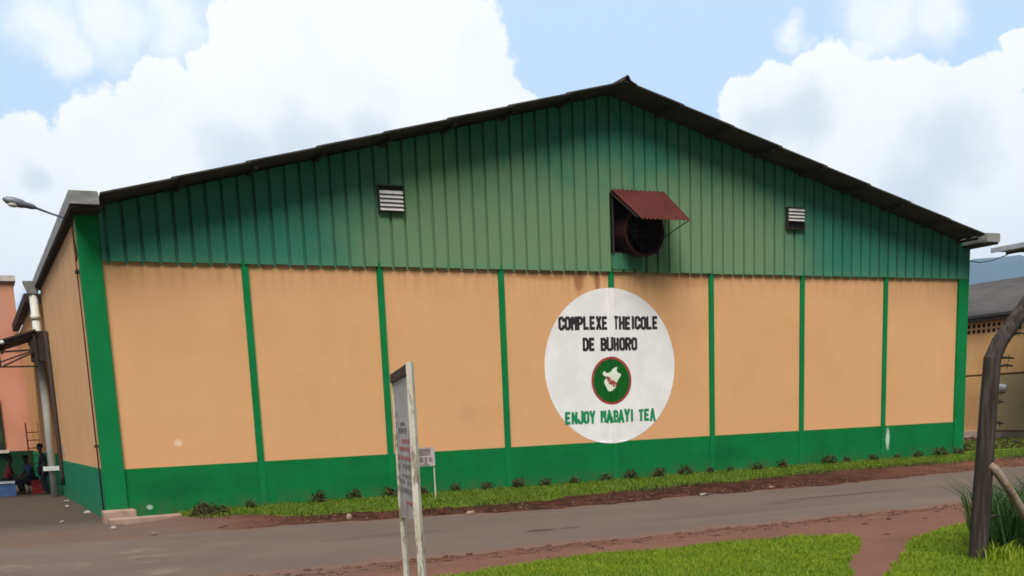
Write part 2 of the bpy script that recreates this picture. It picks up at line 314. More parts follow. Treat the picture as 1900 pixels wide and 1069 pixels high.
# ------------------------------------------------------------------ mesh helpers
def wloc(o):
    v = Vector((0, 0, 0))
    while o is not None: v += o.location; o = o.parent
    return v
def tag(o, label=None, cat=None, group=None, kind=None):
    if label: o['label'] = label
    if cat: o['category'] = cat
    if group: o['group'] = group
    if kind: o['kind'] = kind
    return o
def empty(name, loc, label, cat, group=None):
    o = bpy.data.objects.new(name, None); C.objects.link(o); o.location = loc; o.empty_display_size = .2
    return tag(o, label, cat, group)
def link(name, me, mat, parent=None, loc=None):
    o = bpy.data.objects.new(name, me); C.objects.link(o)
    if mat is not None: me.materials.append(mat)
    if parent is not None: o.parent = parent
    if loc is not None: o.location = loc
    return o
class MB:
    """collects shapes in world coordinates; build() makes ONE mesh object"""
    def __init__(s): s.v = []; s.f = []; s.sm = []
    def add(s, vs, fs, smooth=False):
        n = len(s.v); s.v += [tuple(p) for p in vs]; s.f += [tuple(n+i for i in f) for f in fs]; s.sm += [smooth]*len(fs); return s
    def box(s, x0, x1, y0, y1, z0, z1):
        vs = [(x, y, z) for z in (z0, z1) for y in (y0, y1) for x in (x0, x1)]
        return s.add(vs, [(0, 2, 3, 1), (4, 5, 7, 6), (0, 1, 5, 4), (2, 6, 7, 3), (0, 4, 6, 2), (1, 3, 7, 5)])
    def beam(s, a, b, w, h=None, upv=(0, 0, 1)):
        a, b = Vector(a), Vector(b); h = h or w; d = (b-a).normalized(); upv = Vector(upv)
        if abs(d.dot(upv)) > .98: upv = Vector((1, 0, 0))
        r = d.cross(upv).normalized(); u = r.cross(d)
        vs = [p + r*i*w/2 + u*j*h/2 for p in (a, b) for i, j in ((-1, -1), (1, -1), (1, 1), (-1, 1))]
        return s.add(vs, [(3, 2, 1, 0), (4, 5, 6, 7), (0, 1, 5, 4), (1, 2, 6, 5), (2, 3, 7, 6), (3, 0, 4, 7)])
    def tube(s, pts, rs, n=10, caps=True):
        pts = [Vector(p) for p in pts]
        if not isinstance(rs, (list, tuple)): rs = [rs]*len(pts)
        vs = []; fs = []; ref = None
        for i, p in enumerate(pts):
            d = (pts[min(i+1, len(pts)-1)]-pts[max(i-1, 0)]).normalized()
            if ref is None: ref = Vector((0, 0, 1)) if abs(d.z) < .9 else Vector((1, 0, 0))
            a = d.cross(ref).normalized(); b2 = a.cross(d); ref = b2
            for k in range(n):
                t = 2*math.pi*k/n; vs.append(p + a*math.cos(t)*rs[i] + b2*math.sin(t)*rs[i])
        for i in range(len(pts)-1):
            for k in range(n):
                fs.append((i*n+k, i*n+(k+1) % n, (i+1)*n+(k+1) % n, (i+1)*n+k))
        if caps: fs += [tuple(range(n))[::-1], tuple((len(pts)-1)*n+k for k in range(n))]
        return s.add(vs, fs, True)
    def build(s, name, mat, parent=None, bevel=0, loc=None):
        off = wloc(parent) if parent is not None else Vector(loc or (0, 0, 0))
        me = bpy.data.meshes.new(name)
        me.from_pydata([tuple(Vector(p)-off) for p in s.v], [], s.f); me.polygons.foreach_set('use_smooth', s.sm)
        me.update()
        if bevel:
            bm = bmesh.new(); bm.from_mesh(me); bmesh.ops.recalc_face_normals(bm, faces=bm.faces)
            bmesh.ops.bevel(bm, geom=[e for e in bm.edges if e.is_manifold and e.calc_face_angle(0) > .5], offset=bevel, segments=2, affect='EDGES', profile=.6)
            bm.to_mesh(me); bm.free()
        o = link(name, me, mat, parent, loc if parent is None and loc else None)
        return o
def ico(mb, c, r, sub=1, jit=.25, sq=(1, 1, 1)):
    bm = bmesh.new(); bmesh.ops.create_icosphere(bm, subdivisions=sub, radius=1)
    vs = [(c[0]+v.co.x*r*sq[0]*(1+random.uniform(-jit, jit)), c[1]+v.co.y*r*sq[1]*(1+random.uniform(-jit, jit)), c[2]+v.co.z*r*sq[2]*(1+random.uniform(-jit, jit))) for v in bm.verts]
    bm.verts.index_update(); fs = [tuple(v.index for v in f.verts) for f in bm.faces]; bm.free()
    mb.add(vs, fs, True)
def bulk(name, V, F, mat, kind=None, label=None, cat=None, parent=None):
    me = bpy.data.meshes.new(name); n = len(F); k = F.shape[1]
    me.vertices.add(len(V)); me.vertices.foreach_set('co', V.astype(np.float32).ravel())
    me.loops.add(n*k); me.loops.foreach_set('vertex_index', F.astype(np.int32).ravel())
    me.polygons.add(n); me.polygons.foreach_set('loop_start', np.arange(0, n*k, k, dtype=np.int32))
    me.update(calc_edges=True); me.validate()
    o = link(name, me, mat, parent); return tag(o, label, cat, None, kind)

# ------------------------------------------------------------------ ground
GR_LOW = [(-30, -.3), (.9, -.3), (1.5, -2.0), (3, -3.1), (4.6, -4.0), (7.5, -4.7), (12, -3.9), (16, -3.3), (20, -3.0), (24, -3.2), (60, -3.2)]
FAR = [(-60, -4.2), (-2, -4.2), (1.25, -4.2), (4.56, -4.75), (8.2, -5.8), (12, -5.5), (15.7, -5.7), (21.4, -5.0), (60, -4.0)]
NEAR = -11.55
def lerp_tab(t, x): return np.interp(x, [p[0] for p in t], [p[1] for p in t])
def sm(a, b, x): t = np.clip((x-a)/(b-a), 0, 1); return t*t*(3-2*t)
def wob(x, y, s=1.): return (np.sin(x*1.7*s+y*.6)+np.sin(x*.83*s-y*1.3*s+1.3)+np.sin(y*2.1*s+x*.4+.5)+.6*np.sin(x*4.3*s+y*3.1*s))/3.6
PATH_L = [(-17.9, 4.95), (-17.2, 5.5), (-16.5, 6.25), (-15.9, 6.95), (-15.3, 7.5), (-14.9, 7.75)]    # y -> x, left edge of the footpath
PATH_R = [(-18.2, 5.05), (-17.87, 5.34), (-17.1, 6.25), (-16.5, 7.05), (-16.05, 7.6), (-15.6, 8.3), (-15.3, 8.9), (-15.1, 9.75), (-14.9, 11.5), (-14.8, 14)]
def lawn_top(x): return np.interp(x, [-4, 1.8, 3.6, 6, 7.0, 7.7], [-15.2, -14.65, -14.25, -14.5, -14.62, -14.95])
def lawn_mask(x, y):
    xl = np.interp(y, [p[0] for p in PATH_L], [p[1] for p in PATH_L]); xr = np.interp(y, [p[0] for p in PATH_R], [p[1] for p in PATH_R])
    w = wob(x, y, 1.6)*.10
    left = (y < lawn_top(x)+w) & (x < xl+w)
    right = (x > xr+w) & (y < -14.75+w)
    return left | right
def verge_mask(x, y):
    w = wob(x, y, 1.3)*.22
    return (y < -.03) & (y > lerp_tab(GR_LOW, x)+w) & (x > 1.2) | ((y >= -.03) & (x > 26.9) & (y < 8)) | ((x > 26.7) & (y < -.03) & (y > -3.2+w))
def height(x, y):
    far = lerp_tab(FAR, x); low = lerp_tab(GR_LOW, x)
    side = sm(.2, 1.6, x)                                     # the yard is lower than the planted strip
    strip = -.2 + side*(.10+.02*wob(x, y))
    bank = sm(far+.15, np.minimum(low+.1, far+1.6), y)        # eroded earth bank beside the road
    h = -.2 + (strip+.2)*bank
    near = sm(NEAR-.1, NEAR-2.6, y)
    h = np.where(y < NEAR, -.2+.2*near, h)
    road = (y < far) & (y > NEAR)
    rough = np.where(road, 0, 1)*(.018*wob(x, y, 2.3)+.012*wob(x*3, y*3, 1.7))
    rough = rough*np.where((x < 0) & (y > far), .15, 1)
    h = h + rough - .02*road - np.where((x < .3) & (y >= far), .012, 0)
    return h
def build_ground():
    xs = np.unique(np.concatenate([-np.geomspace(16, 9000, 22)[::-1], np.arange(-15, 32, .125), np.arange(32, 46, .5), np.geomspace(46, 9000, 22)]))
    ys = np.unique(np.concatenate([-np.geomspace(30, 9000, 20)[::-1], np.arange(-29, -19, .5), np.arange(-19, -.0, .125), np.arange(0, 30, .5), np.geomspace(30, 9000, 22)]))
    X, Y = np.meshgrid(xs, ys); H = height(X, Y)
    V = np.stack([X, Y, H], -1).reshape(-1, 3); nx, ny = len(xs), len(ys)
    i = np.arange(nx*ny).reshape(ny, nx)
    F = np.stack([i[:-1, :-1], i[:-1, 1:], i[1:, 1:], i[1:, :-1]], -1).reshape(-1, 4)
    o = bulk('ground', V, F, M['ground'], 'structure')
    g = (lawn_mask(V[:, 0], V[:, 1]) | verge_mask(V[:, 0], V[:, 1]) | (np.abs(V[:, 0]) > 60) | (np.abs(V[:, 1]) > 60)).astype(np.float32)
    a = o.data.attributes.new('grass', 'FLOAT', 'POINT'); a.data.foreach_set('value', g)
    o.data.polygons.foreach_set('use_smooth', np.ones(len(F), bool))
build_ground()
def build_road():
    xs = np.concatenate([np.arange(-60, -14, 2.), np.arange(-14, 32, .2), np.arange(32, 62, 2.)])
    nz = lambda x, s: .10*np.sin(x*2.3+s)+.07*np.sin(x*5.1+2*s)+.05*np.sin(x*9.7+s*3)+.03*np.sin(x*17.3+s)
    fe = lerp_tab(FAR, xs)+nz(xs, .4); ne = NEAR+nz(xs, 1.9)
    T = np.array([0, .02, .045, .08, .13, .2, .3, .4, .5, .6, .7, .8, .87, .92, .955, .98, 1.])
    V = np.array([[x, n+(f-n)*t, -.2+.05*math.sin(math.pi*t)*.8-(.03 if t in (0, 1) else 0)] for x, n, f in zip(xs, ne, fe) for t in T]); k = len(T)
    i = np.arange(len(xs)*k).reshape(-1, k)
    F = np.stack([i[:-1, :-1], i[1:, :-1], i[1:, 1:], i[:-1, 1:]], -1).reshape(-1, 4)
    ro = bulk('road', V, F, M['asphalt'], 'structure')
    ed = np.tile(np.maximum(0, 1-np.minimum(T, 1-T)/.13), len(xs)).astype(np.float32)
    at = ro.data.attributes.new('edge', 'FLOAT', 'POINT'); at.data.foreach_set('value', ed)
    # asphalt yard beside the hall, its ragged front edge ends in the dust band
    xs = np.concatenate([np.arange(-26, -6, 1.), np.arange(-6, -.01, .2), [-.04]])
    fe = -1.3+nz(xs, 3.)*2.5+.12*xs
    V = np.array([[x, f+(31-f)*t**1.5, -.193 if t > 0 else -.225] for x, f in zip(xs, fe) for t in T]); i = np.arange(len(xs)*k).reshape(-1, k)
    F = np.stack([i[:-1, :-1], i[1:, :-1], i[1:, 1:], i[:-1, 1:]], -1).reshape(-1, 4)
    bulk('yard', V, F, M['asphalt'], 'structure')
build_road()
def build_hills():
    # one ring of hills round the valley; the ridge seen past the right corner is its nearest part
    n = 360; V = []; F = []
    for k in range(n):
        a = 2*math.pi*k/n
        env = 62+38*math.sin(a*3+.7)+24*math.sin(a*7+2)+10*math.sin(a*17)
        dd = math.degrees(a)
        bump = 128*math.exp(-((dd-52)/10)**2)+6*math.sin(dd*1.3)
        h = 2.82*max(30, env*.55 + bump)
        for j, (rr, hh) in enumerate(((3300, -4), (3700, .45), (4100, .85), (4400, 1.0), (5100, .8), (6500, .3), (7300, -.02))):
            w = 1+.10*math.sin(a*41+j*2.1)+.07*math.sin(a*83+j)
            V.append((rr*math.sin(a), rr*math.cos(a), -4 if j in (0, 6) else h*hh*(w if j in (1, 2, 4, 5) else 1+.02*math.sin(a*150))))
    for k in range(n):
        for j in range(6):
            a0, b0 = k*7+j, ((k+1) % n)*7+j; F.append((a0, b0, b0+1, a0+1))
    o = bulk('hills', np.array(V), np.array(F), M['hill'], 'structure'); o.data.polygons.foreach_set('use_smooth', [True]*len(F))
build_hills()

# ------------------------------------------------------------------ factory hall
XL, XR, YB = -.2, 26.6, 13.2
B = 3.3; PLZ = .957; CLZ = 5.46; RX = 13.2
def zroof(x): return 9.93 - .255*abs(x-RX)
hall = empty('factory_hall', (13.2, 0, 0), "large gabled factory hall with cream walls, green plinth and pale green ribbed gable", "factory")
mb = MB(); mb.box(.2, 26.2, 0, .3, PLZ-.02, CLZ+.3)
mb.build('wall', M['wall'], hall)
sw = MB(); sw.add([(XL, .1, -.3), (XL, YB, -.3), (XL, YB, 6.5), (XL, .1, 6.5), (XL+.3, .1, -.3), (XL+.3, YB, -.3), (XL+.3, YB, 6.5), (XL+.3, .1, 6.5)], [(0, 3, 2, 1), (4, 5, 6, 7), (0, 1, 5, 4), (3, 7, 6, 2), (1, 2, 6, 5), (0, 4, 7, 3)])
sw.build('wall', M['wall'], hall)
MB().box(XR-.3, XR, .1, YB, -.3, 6.5).build('wall', M['wall'], hall)
MB().add([(x, y, z) for y in (YB-.3, YB) for x, z in ((.1, -.3), (26.3, -.3), (26.3, 6.4), (RX, 9.75), (.1, 6.4))], [(0, 1, 2, 3, 4), (9, 8, 7, 6, 5)]).build('wall', M['wall'], hall)
MB().box(.2, 26.2, -.02, .28, -.35, PLZ).build('plinth', M['plinth'], hall)
MB().box(XL-.012, XL+.1, .14, YB, -.35, .985).build('plinth', M['side_plinth'], hall)
MB().box(XR-.1, XR+.012, .14, YB, -.35, .985).build('plinth', M['side_plinth'], hall)
PX = [3.3, 6.62, 9.9, 13.2, 16.5, 19.8, 23.1]
PX[0] = 3.34
for x in PX: MB().box(x-.08, x+.08, -.045, .1, -.3, CLZ+.1).build('pilaster', M['pilaster'], hall)
MB().box(-.235, .228, -.08, .16, -.3, zroof(0)-.06).build('pilaster', M['pilaster'], hall, .012)
MB().box(26.18, 26.62, -.08, .16, -.3, zroof(26.5)-.06).build('pilaster', M['pilaster'], hall, .012)
# cladding: flat pans between narrow folded grooves, hole for the exhaust fan
def cladding():
    mb = MB(); P = .366667; pr = []
    x = .235
    pr.append((x, -.09, 0))
    for k in range(1, 72):
        c = k*P; d = random.uniform(-.004, .004)
        if c < .32 or c > 26.15: continue
        pr += [(c-.038, -.09+d, 0), (c-.028, -.025, 1), (c+.028, -.025, 1), (c+.038, -.09+random.uniform(-.004, .004), 0)]
    pr.append((26.56, -.09, 0))
    HX0, HX1, HZ0, HZ1 = 13.2, 14.667, 5.95, 7.46
    for (xa, ya, ga), (xb, yb, gb) in zip(pr[:-1], pr[1:]):
        gro = ga and gb; zb = CLZ-(.05 if gro else .0)+random.uniform(-.006, .006)
        spans = [(zb, None)]
        if xa >= HX0-.001 and xb <= HX1+.001: spans = [(zb, HZ0), (HZ1, None)]
        for z0, z1 in spans:
            ta, tb = (zroof(xa)-.04, zroof(xb)-.04) if z1 is None else (z1, z1)
            mb.add([(xa, ya, z0), (xb, yb, z0), (xb, yb, tb), (xa, ya, ta)], [(0, 1, 2, 3)])
            if z0 == zb: mb.add([(xa, ya, z0), (xa, ya+.03, z0+.0), (xb, yb+.03, z0), (xb, yb, z0)], [(0, 1, 2, 3)])
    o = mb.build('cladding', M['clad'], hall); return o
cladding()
# soffit closing strip: dark inner framing behind the cladding top keeps the attic lightless
MB().box(.3, 26.1, .02, .12, CLZ+.3, 5.9).build('wall_beam', M['purlin'], hall)
# roof: overlapping rows of corrugated sheets, 1 m past the gable
def roof_side(sgn):
    half = 12.98; n = 8; mb = MB(); step = half/n; t = .035
    for k in range(n):
        s0, s1 = k*step, min((k+1)*step+.14, half)
        up0, up1 = .0, .026
        y0, y1 = -1.0 - .015*((k*37) % 5)/5, YB+.4
        ny = 70
        def pt(s, u, y, low):
            x = RX+sgn*s; return (x, y, zroof(x)+u+(.0 if low else t))
        vs = []; 
        for j in range(ny+1):
            y = y0+(y1-y0)*j/ny; wv = .022*math.cos(j*math.pi)
            for s, u in ((s0, up0), (s1, up1)):
                a = pt(s, u+wv, y, True); b = pt(s, u+wv, y, False); vs += [a, b]
        fs = []
        for j in range(ny):
            a = j*4; b = a+4
            fs += [(a, b, b+2, a+2), (a+1, a+3, b+3, b+1), (a+2, b+2, b+3, a+3), (a, a+1, b+1, b)]
        fs += [(0, 2, 3, 1), (ny*4, ny*4+1, ny*4+3, ny*4+2)]
        mb.add(vs, fs)
    return mb
roof = roof_side(-1).build('roof', M['roof'], hall); roof2 = roof_side(1).build('roof', M['roof'], hall)
for sgn, r in ((-1, roof), (1, roof2)):
    for k in range(1, 9):
        s = k*12.98/8-.1; x = RX+sgn*s; z = zroof(x)-.035
        MB().box(x-.05, x+.05, -.90+.05*(k % 3), YB, z-.07, z-.002).build('purlin', M['purlin'], r)
rc = MB()
for j in range(2):
    pass
prof = [(-.28, -.075), (-.16, -.03), (-.075, .02), (-.055, .085), (0, .125), (.055, .085), (.075, .02), (.16, -.03), (.28, -.075)]
vs = [(RX+a, y, 9.985+b+c) for y in (-1.06, YB+.4) for c in (0, -.02) for a, b in prof]; n = len(prof); fs = []
for i in range(n-1):
    fs += [(i, i+1, 2*n+i+1, 2*n+i), (n+i, 3*n+i, 3*n+i+1, n+i+1), (i, n+i, n+i+1, i+1), (2*n+i, 2*n+i+1, 3*n+i+1, 3*n+i)]
rc.add(vs, fs); rc.build('ridge_cap', M['roof'], roof)
# box gutters
def gutter(x0, x1, name, y0=-1.0, y1=YB, z0=6.46, z1=6.72, inner=.0):
    mb = MB(); t = .02
    mb.box(x0, x0+t, y0, y1, z0, z1); mb.box(x1-t, x1, y0, y1, z0, z1-.03); mb.box(x0+t, x1-t, y0, y1, z0, z0+t)
    mb.box(x0+t, x1-t, y0, y0+t, z0+t, z1); mb.box(x0+t, x1-t, y1-t, y1, z0+t, z1)
    for k in range(8): yy = y0+1.5+k*1.6; mb.box(x0-.012, x0-.001, yy, yy+.04, z0, z1) if yy < y1 else None
    return mb.build(name, M['gutter'], hall)
gutter(-.39, .19, 'gutter'); gutter(26.28, 26.86, 'gutter')
MB().box(-.36, -.2, -.96, YB-.05, 6.40, 6.455).box(-.2, .25, -.9, .1, 6.40, 6.455).build('eaves_bracket', M['purlin'], hall)
MB().box(26.22, 26.83, -.96, YB-.05, 6.40, 6.455).build('eaves_bracket', M['purlin'], hall)
# downpipe with hopper at the far end of the side wall
hp = MB(); hp.add([(-.72, 12.6, 6.62), (-.24, 12.6, 6.62), (-.24, 13.0, 6.62), (-.72, 13.0, 6.62), (-.6, 12.65, 6.24), (-.3, 12.65, 6.24), (-.3, 12.95, 6.24), (-.6, 12.95, 6.24)], [(3, 2, 1, 0), (4, 5, 6, 7), (0, 1, 5, 4), (1, 2, 6, 5), (2, 3, 7, 6), (3, 0, 4, 7)])
dp = MB().tube([(-.45, 12.8, 6.28), (-.46, 12.8, 3), (-.5, 12.8, -.18)], .125, 14).build('downpipe', M['pipe'], hall)
hp.build('hopper', M['gutter'], dp)
MB().tube([(-.455, 12.8, 5.45), (-.455, 12.8, 5.60)], .15, 14).build('collar', M['pipe'], dp)
MB().box(-.78, -.18, 12.56, 12.64, .66, .80).build('clamp', M['plastic_white'], dp)
MB().tube([(-.27, 11.9, 5.0), (-.27, 11.9, .5), (-.29, 11.9, .2)], .07, 8).build('waste_pipe', M['steel'], hall)
MB().box(-.222, -.202, 10.9, 11.25, 1.15, 1.5).build('notice', M['paper'], hall)
# louvred vents
def vent(x0, x1, z0, z1, slots, broken):
    v = MB().box(x0, x1, -.155, -.093, z0, z1).build('vent', M['dark'], hall)
    f = MB(); t = .03
    f.box(x0-t, x0, -.19, -.092, z0-t, z1+t); f.box(x1, x1+t, -.19, -.092, z0-t, z1+t); f.box(x0, x1, -.19, -.092, z1, z1+t); f.box(x0, x1, -.19, -.092, z0-t, z0)
    f.build('frame', M['steel'], v)
    h = (z1-z0)/slots
    for k in range(slots):
        if k in broken: continue
        zb = z0+k*h+.012
        s = MB(); s.add([(x0+.004, -.215, zb), (x1-.004, -.215, zb), (x1-.004, -.16, zb+h*.86), (x0+.004, -.16, zb+h*.86), (x0+.004, -.205, zb), (x1-.004, -.205, zb), (x1-.004, -.157, zb+h*.86), (x0+.004, -.157, zb+h*.86)], [(0, 1, 2, 3), (7, 6, 5, 4), (0, 4, 5, 1), (3, 2, 6, 7), (0, 3, 7, 4), (1, 5, 6, 2)])
        s.build('slat', M['slat'], v)
    return v
vent(6.68, 7.28, 6.74, 7.31, 6, (5,)); vent(19.13, 19.72, 6.76, 7.31, 6, (0, 1))
# exhaust fan behind a rusty hood
fan = MB()
fan.box(13.2, 13.23, -.10, .7, 5.95, 7.46).box(14.637, 14.667, -.10, .7, 5.95, 7.46).box(13.23, 14.637, -.10, .7, 5.95, 5.98).box(13.23, 14.637, -.10, .7, 7.43, 7.46).box(13.23, 14.637, .67, .7, 5.98, 7.43)
fan = fan.build('fan_opening', M['dark'], hall)
def ring(mb, c, r0_, r1_, y0, y1, n=36):
    vs = [(c[0]+r*math.cos(2*math.pi*k/n), y, c[1]+r*math.sin(2*math.pi*k/n)) for k in range(n) for r, y in ((r1_, y0), (r1_, y1), (r0_, y1), (r0_, y0))]
    fs = [tuple(((k*4+j), (k*4+(j+1) % 4), ((k+1) % n)*4+(j+1) % 4, ((k+1) % n)*4+j)) for k in range(n) for j in range(4)]
    mb.add(vs, fs, False)
FC = (13.97, 6.43)
r = MB(); ring(r, FC, .555, .585, -.52, .5); ring(r, FC, .585, .63, -.53, -.49); r.build('fan_housing', M['fanred'], fan)
bl = MB()
for k in range(6):
    a = k*math.pi/3+.3
    d = Vector((math.cos(a), 0, math.sin(a))); e = Vector((-math.sin(a), 0, math.cos(a))); c = Vector((FC[0], .05, FC[1]))
    q = [c+d*.12-e*.06+Vector((0, -.05, 0)), c+d*.5-e*.14+Vector((0, -.06, 0)), c+d*.52+e*.12+Vector((0, .06, 0)), c+d*.12+e*.06+Vector((0, .05, 0))]
    bl.add(q+[p+Vector((0, .012, 0)) for p in q], [(0, 1, 2, 3), (7, 6, 5, 4), (0, 4, 5, 1), (1, 5, 6, 2), (2, 6, 7, 3), (3, 7, 4, 0)])
bl.tube([(FC[0], -.12, FC[1]), (FC[0], .3, FC[1])], .13, 16); bl.beam((FC[0]-.56, .2, FC[1]), (FC[0]+.56, .2, FC[1]), .05)
bl.build('fan_blades', M['fanblade'], fan)
hd = MB(); nh = 50; top_y, bot_y = -.10, -1.28
vs = []
for j in range(nh+1):
    u = j/nh; w = .022*math.cos(j*math.pi*.5) if j % 2 == 0 else 0
    for (x0, x1, y, z) in ((13.17, 14.93, top_y, 7.56), (13.36, 14.96, bot_y, 6.62)):
        for t in (0, .006): vs.append((x0+(x1-x0)*u, y, z+w+t))
fs = []
for j in range(nh):
    a = j*4; b = a+4; fs += [(a, a+2, b+2, b), (a+1, b+1, b+3, a+3), (a+2, a+3, b+3, b+2), (a, b, b+1, a+1)]
hd.add(vs, fs); hood = hd.build('fan_hood', M['hood'], fan)
for a_, b_, w_ in (((14.92, -1.2, 6.64), (14.55, -.1, 6.2), .02), ((13.3, -1.22, 6.66), (13.19, -.1, 7.48), .03), ((13.24, -.11, 5.9), (13.24, -.11, 7.5), .05), ((14.93, -1.2, 6.66), (14.92, -.1, 7.5), .03)): MB().beam(a_, b_, w_).build('hood_bracket', M['steel'], fan)

MB().box(13.2, 14.15, -.106, -.096, 5.52, 5.93).build('patch_panel', M['patch'], fan)
# painted roundel
SX, SZ, SR = 13.156, 2.975, 2.07
def conform(mb, lift):
    """lay a flat XZ drawing on wall and middle pilaster, 'lift' metres proud of the paint below"""
    me = bpy.data.meshes.new('t'); me.from_pydata([(v[0], 0, v[2]) for v in mb.v], [], mb.f)
    layer = [v[1] for v in mb.v]
    bm = bmesh.new(); bm.from_mesh(me)
    ll = bm.verts.layers.float.new('l')
    for v, l in zip(bm.verts, layer): v[ll] = l
    for x in (13.2-.084, 13.2-.0801, 13.2+.0801, 13.2+.084):
        bmesh.ops.bisect_plane(bm, geom=bm.verts[:]+bm.edges[:]+bm.faces[:], plane_co=(x, 0, 0), plane_no=(1, 0, 0))
    for z in (PLZ+.0005, PLZ+.004):
        bmesh.ops.bisect_plane(bm, geom=bm.verts[:]+bm.edges[:]+bm.faces[:], plane_co=(0, 0, z), plane_no=(0, 0, 1))
    for v in bm.verts:
        v.co.y = (-.045 if abs(v.co.x-13.2) < .0815 else (-.02 if v.co.z < PLZ+.002 else 0)) - lift - v[ll]
    bmesh.ops.recalc_face_normals(bm, faces=bm.faces)
    out = MB(); bm.verts.index_update(); out.add([v.co for v in bm.verts], [tuple(v.index for v in f.verts) for f in bm.faces]); bm.free(); bpy.data.meshes.remove(me)
    return out
def disc(cx, cz, r, n=96):
    mb = MB(); vs = [(cx, 0, cz)]+[(cx+r*math.cos(2*math.pi*k/n), 0, cz+r*math.sin(2*math.pi*k/n)) for k in range(n)]
    mb.add(vs, [(0, 1+k, 1+(k+1) % n) for k in range(n)]); return mb
sign = conform(disc(SX, SZ, SR), .004).build('painted_sign', M['signwhite'], hall)
GL = {'C': [[(.5, .68), (.5, .8), (.4, .9), (.2, .9), (.1, .8), (.1, .2), (.2, .1), (.4, .1), (.5, .2), (.5, .32)]],
 'O': [[(.2, .9), (.4, .9), (.5, .8), (.5, .2), (.4, .1), (.2, .1), (.1, .2), (.1, .8), (.2, .9)]],
 'M': [[(.1, 0), (.1, 1)], [(.14, .93), (.3, .5), (.46, .93)], [(.5, 1), (.5, 0)]],
 'P': [[(.1, 0), (.1, 1)], [(.1, .9), (.4, .9), (.5, .8), (.5, .58), (.4, .47), (.1, .47)]],
 'L': [[(.1, 1), (.1, 0)], [(.1, .1), (.56, .1)]],
 'E': [[(.1, 0), (.1, 1)], [(.1, .9), (.54, .9)], [(.1, .5), (.48, .5)], [(.1, .1), (.54, .1)]],
 'X': [[(.1, 0), (.5, 1)], [(.1, 1), (.5, 0)]],
 'T': [[(.04, .9), (.56, .9)], [(.3, .9), (.3, 0)]],
 'H': [[(.1, 0), (.1, 1)], [(.5, 0), (.5, 1)], [(.1, .5), (.5, .5)]],
 'I': [[(.3, 0), (.3, 1)]],
 'D': [[(.1, 0), (.1, 1)], [(.1, .9), (.36, .9), (.5, .76), (.5, .24), (.36, .1), (.1, .1)]],
 'B': [[(.1, 0), (.1, 1)], [(.1, .9), (.4, .9), (.48, .8), (.48, .6), (.4, .52), (.1, .52)], [(.4, .52), (.5, .4), (.5, .2), (.4, .1), (.1, .1)]],
 'U': [[(.1, 1), (.1, .2), (.2, .1), (.4, .1), (.5, .2), (.5, 1)]],
 'R': [[(.1, 0), (.1, 1)], [(.1, .9), (.4, .9), (.5, .8), (.5, .58), (.4, .47), (.1, .47)], [(.3, .47), (.5, 0)]],
 'N': [[(.1, 0), (.1, 1)], [(.1, .95), (.5, .05)], [(.5, 0), (.5, 1)]],
 'J': [[(.5, 1), (.5, .2), (.4, .1), (.2, .1), (.1, .2), (.1, .34)]],
 'Y': [[(.08, 1), (.3, .5), (.52, 1)], [(.3, .5), (.3, 0)]],
 'A': [[(.08, 0), (.3, .97), (.52, 0)], [(.18, .3), (.42, .3)]]}
def lettering(txt, x0, x1, z0, z1, mat):
    """block letters painted by brush: every stroke is its own thin layer of paint"""
    adv = {'I': .62, ' ': .85}
    tot = sum(adv.get(c, 1.) for c in txt)-.10; pitch = (x1-x0)/tot; h = z1-z0; lay = 0; cur = 0.; mb = MB()
    for i, ch in enumerate(txt+' '):
        i = cur; cur += adv.get(ch, 1.)
        if ch == ' ':
            conform(mb, .008).build('word', mat, sign); mb = MB(); continue
        ox = x0+i*pitch+random.uniform(-.006, .006)-(.16*pitch if ch == 'I' else 0); sx = pitch*1.52; jz = random.uniform(-.008, .008)
        for st in GL[ch]:
            for (xa, za), (xb, zb) in zip(st[:-1], st[1:]):
                a = Vector((ox+xa*sx, 0, z0+za*h+jz)); b = Vector((ox+xb*sx, 0, z0+zb*h+jz)); d = (b-a).normalized(); n = Vector((-d.z, 0, d.x))
                hw = .038
                if len(st) > 2 and abs(d.x*d.z) < .98: a -= d*hw*.55; b += d*hw*.55
                lay = (lay+1) % 12; l = lay*.0003
                mb.add([(p.x, l, p.z) for p in (a-n*hw, b-n*hw, b+n*hw, a+n*hw)], [(0, 1, 2, 3)])
lettering('COMPLEXE THEICOLE', 11.55, 14.68, 3.955, 4.305, M['black'])
lettering('DE BUHORO', 12.27, 13.99, 3.40, 3.745, M['black'])
lettering('ENJOY MABAYI TEA', 11.67, 14.55, 1.475, 1.80, M['letgreen'])
EX, EZ, ER = 13.15, 2.60, .64
conform(disc(EX, EZ, ER, 64), .008).build('emblem_ring', M['emred'], sign)
conform(disc(EX, EZ, ER-.065, 64), .012).build('emblem_disc', M['emgreen'], sign)
mp = [(410, 420), (440, 395), (475, 430), (520, 420), (545, 370), (620, 330), (640, 345), (625, 385), (640, 420), (695, 450), (680, 490), (640, 545), (625, 580), (600, 650), (560, 680), (530, 710), (490, 705), (450, 620), (430, 570), (440, 530), (490, 480), (440, 475), (415, 450)]
cv = lambda u, v: (EX+(u-548)/310*ER, 0, EZ-(v-545)/370*ER)
conform(MB().add([cv(*p) for p in mp], [tuple(range(len(mp)))]), .016).build('emblem_map', M['emwhite'], sign)
sq = MB()
for k, (u0, v0, u1, v1) in enumerate(((485, 480, 500, 560), (470, 520, 520, 500), (520, 520, 535, 600), (535, 590, 565, 540), (565, 560, 560, 640), (580, 570, 610, 610), (590, 640, 612, 590), (500, 575, 545, 600))):
    a, b = Vector(cv(u0, v0)), Vector(cv(u1, v1)); d = (b-a).normalized(); n = Vector((-d.z, 0, d.x))*.026
    sq.add([(p.x, k*.0003, p.z) for p in (a-n, b-n, b+n, a+n)], [(0, 1, 2, 3)])
conform(sq, .02).build('emblem_mark', M['emred'], sign)

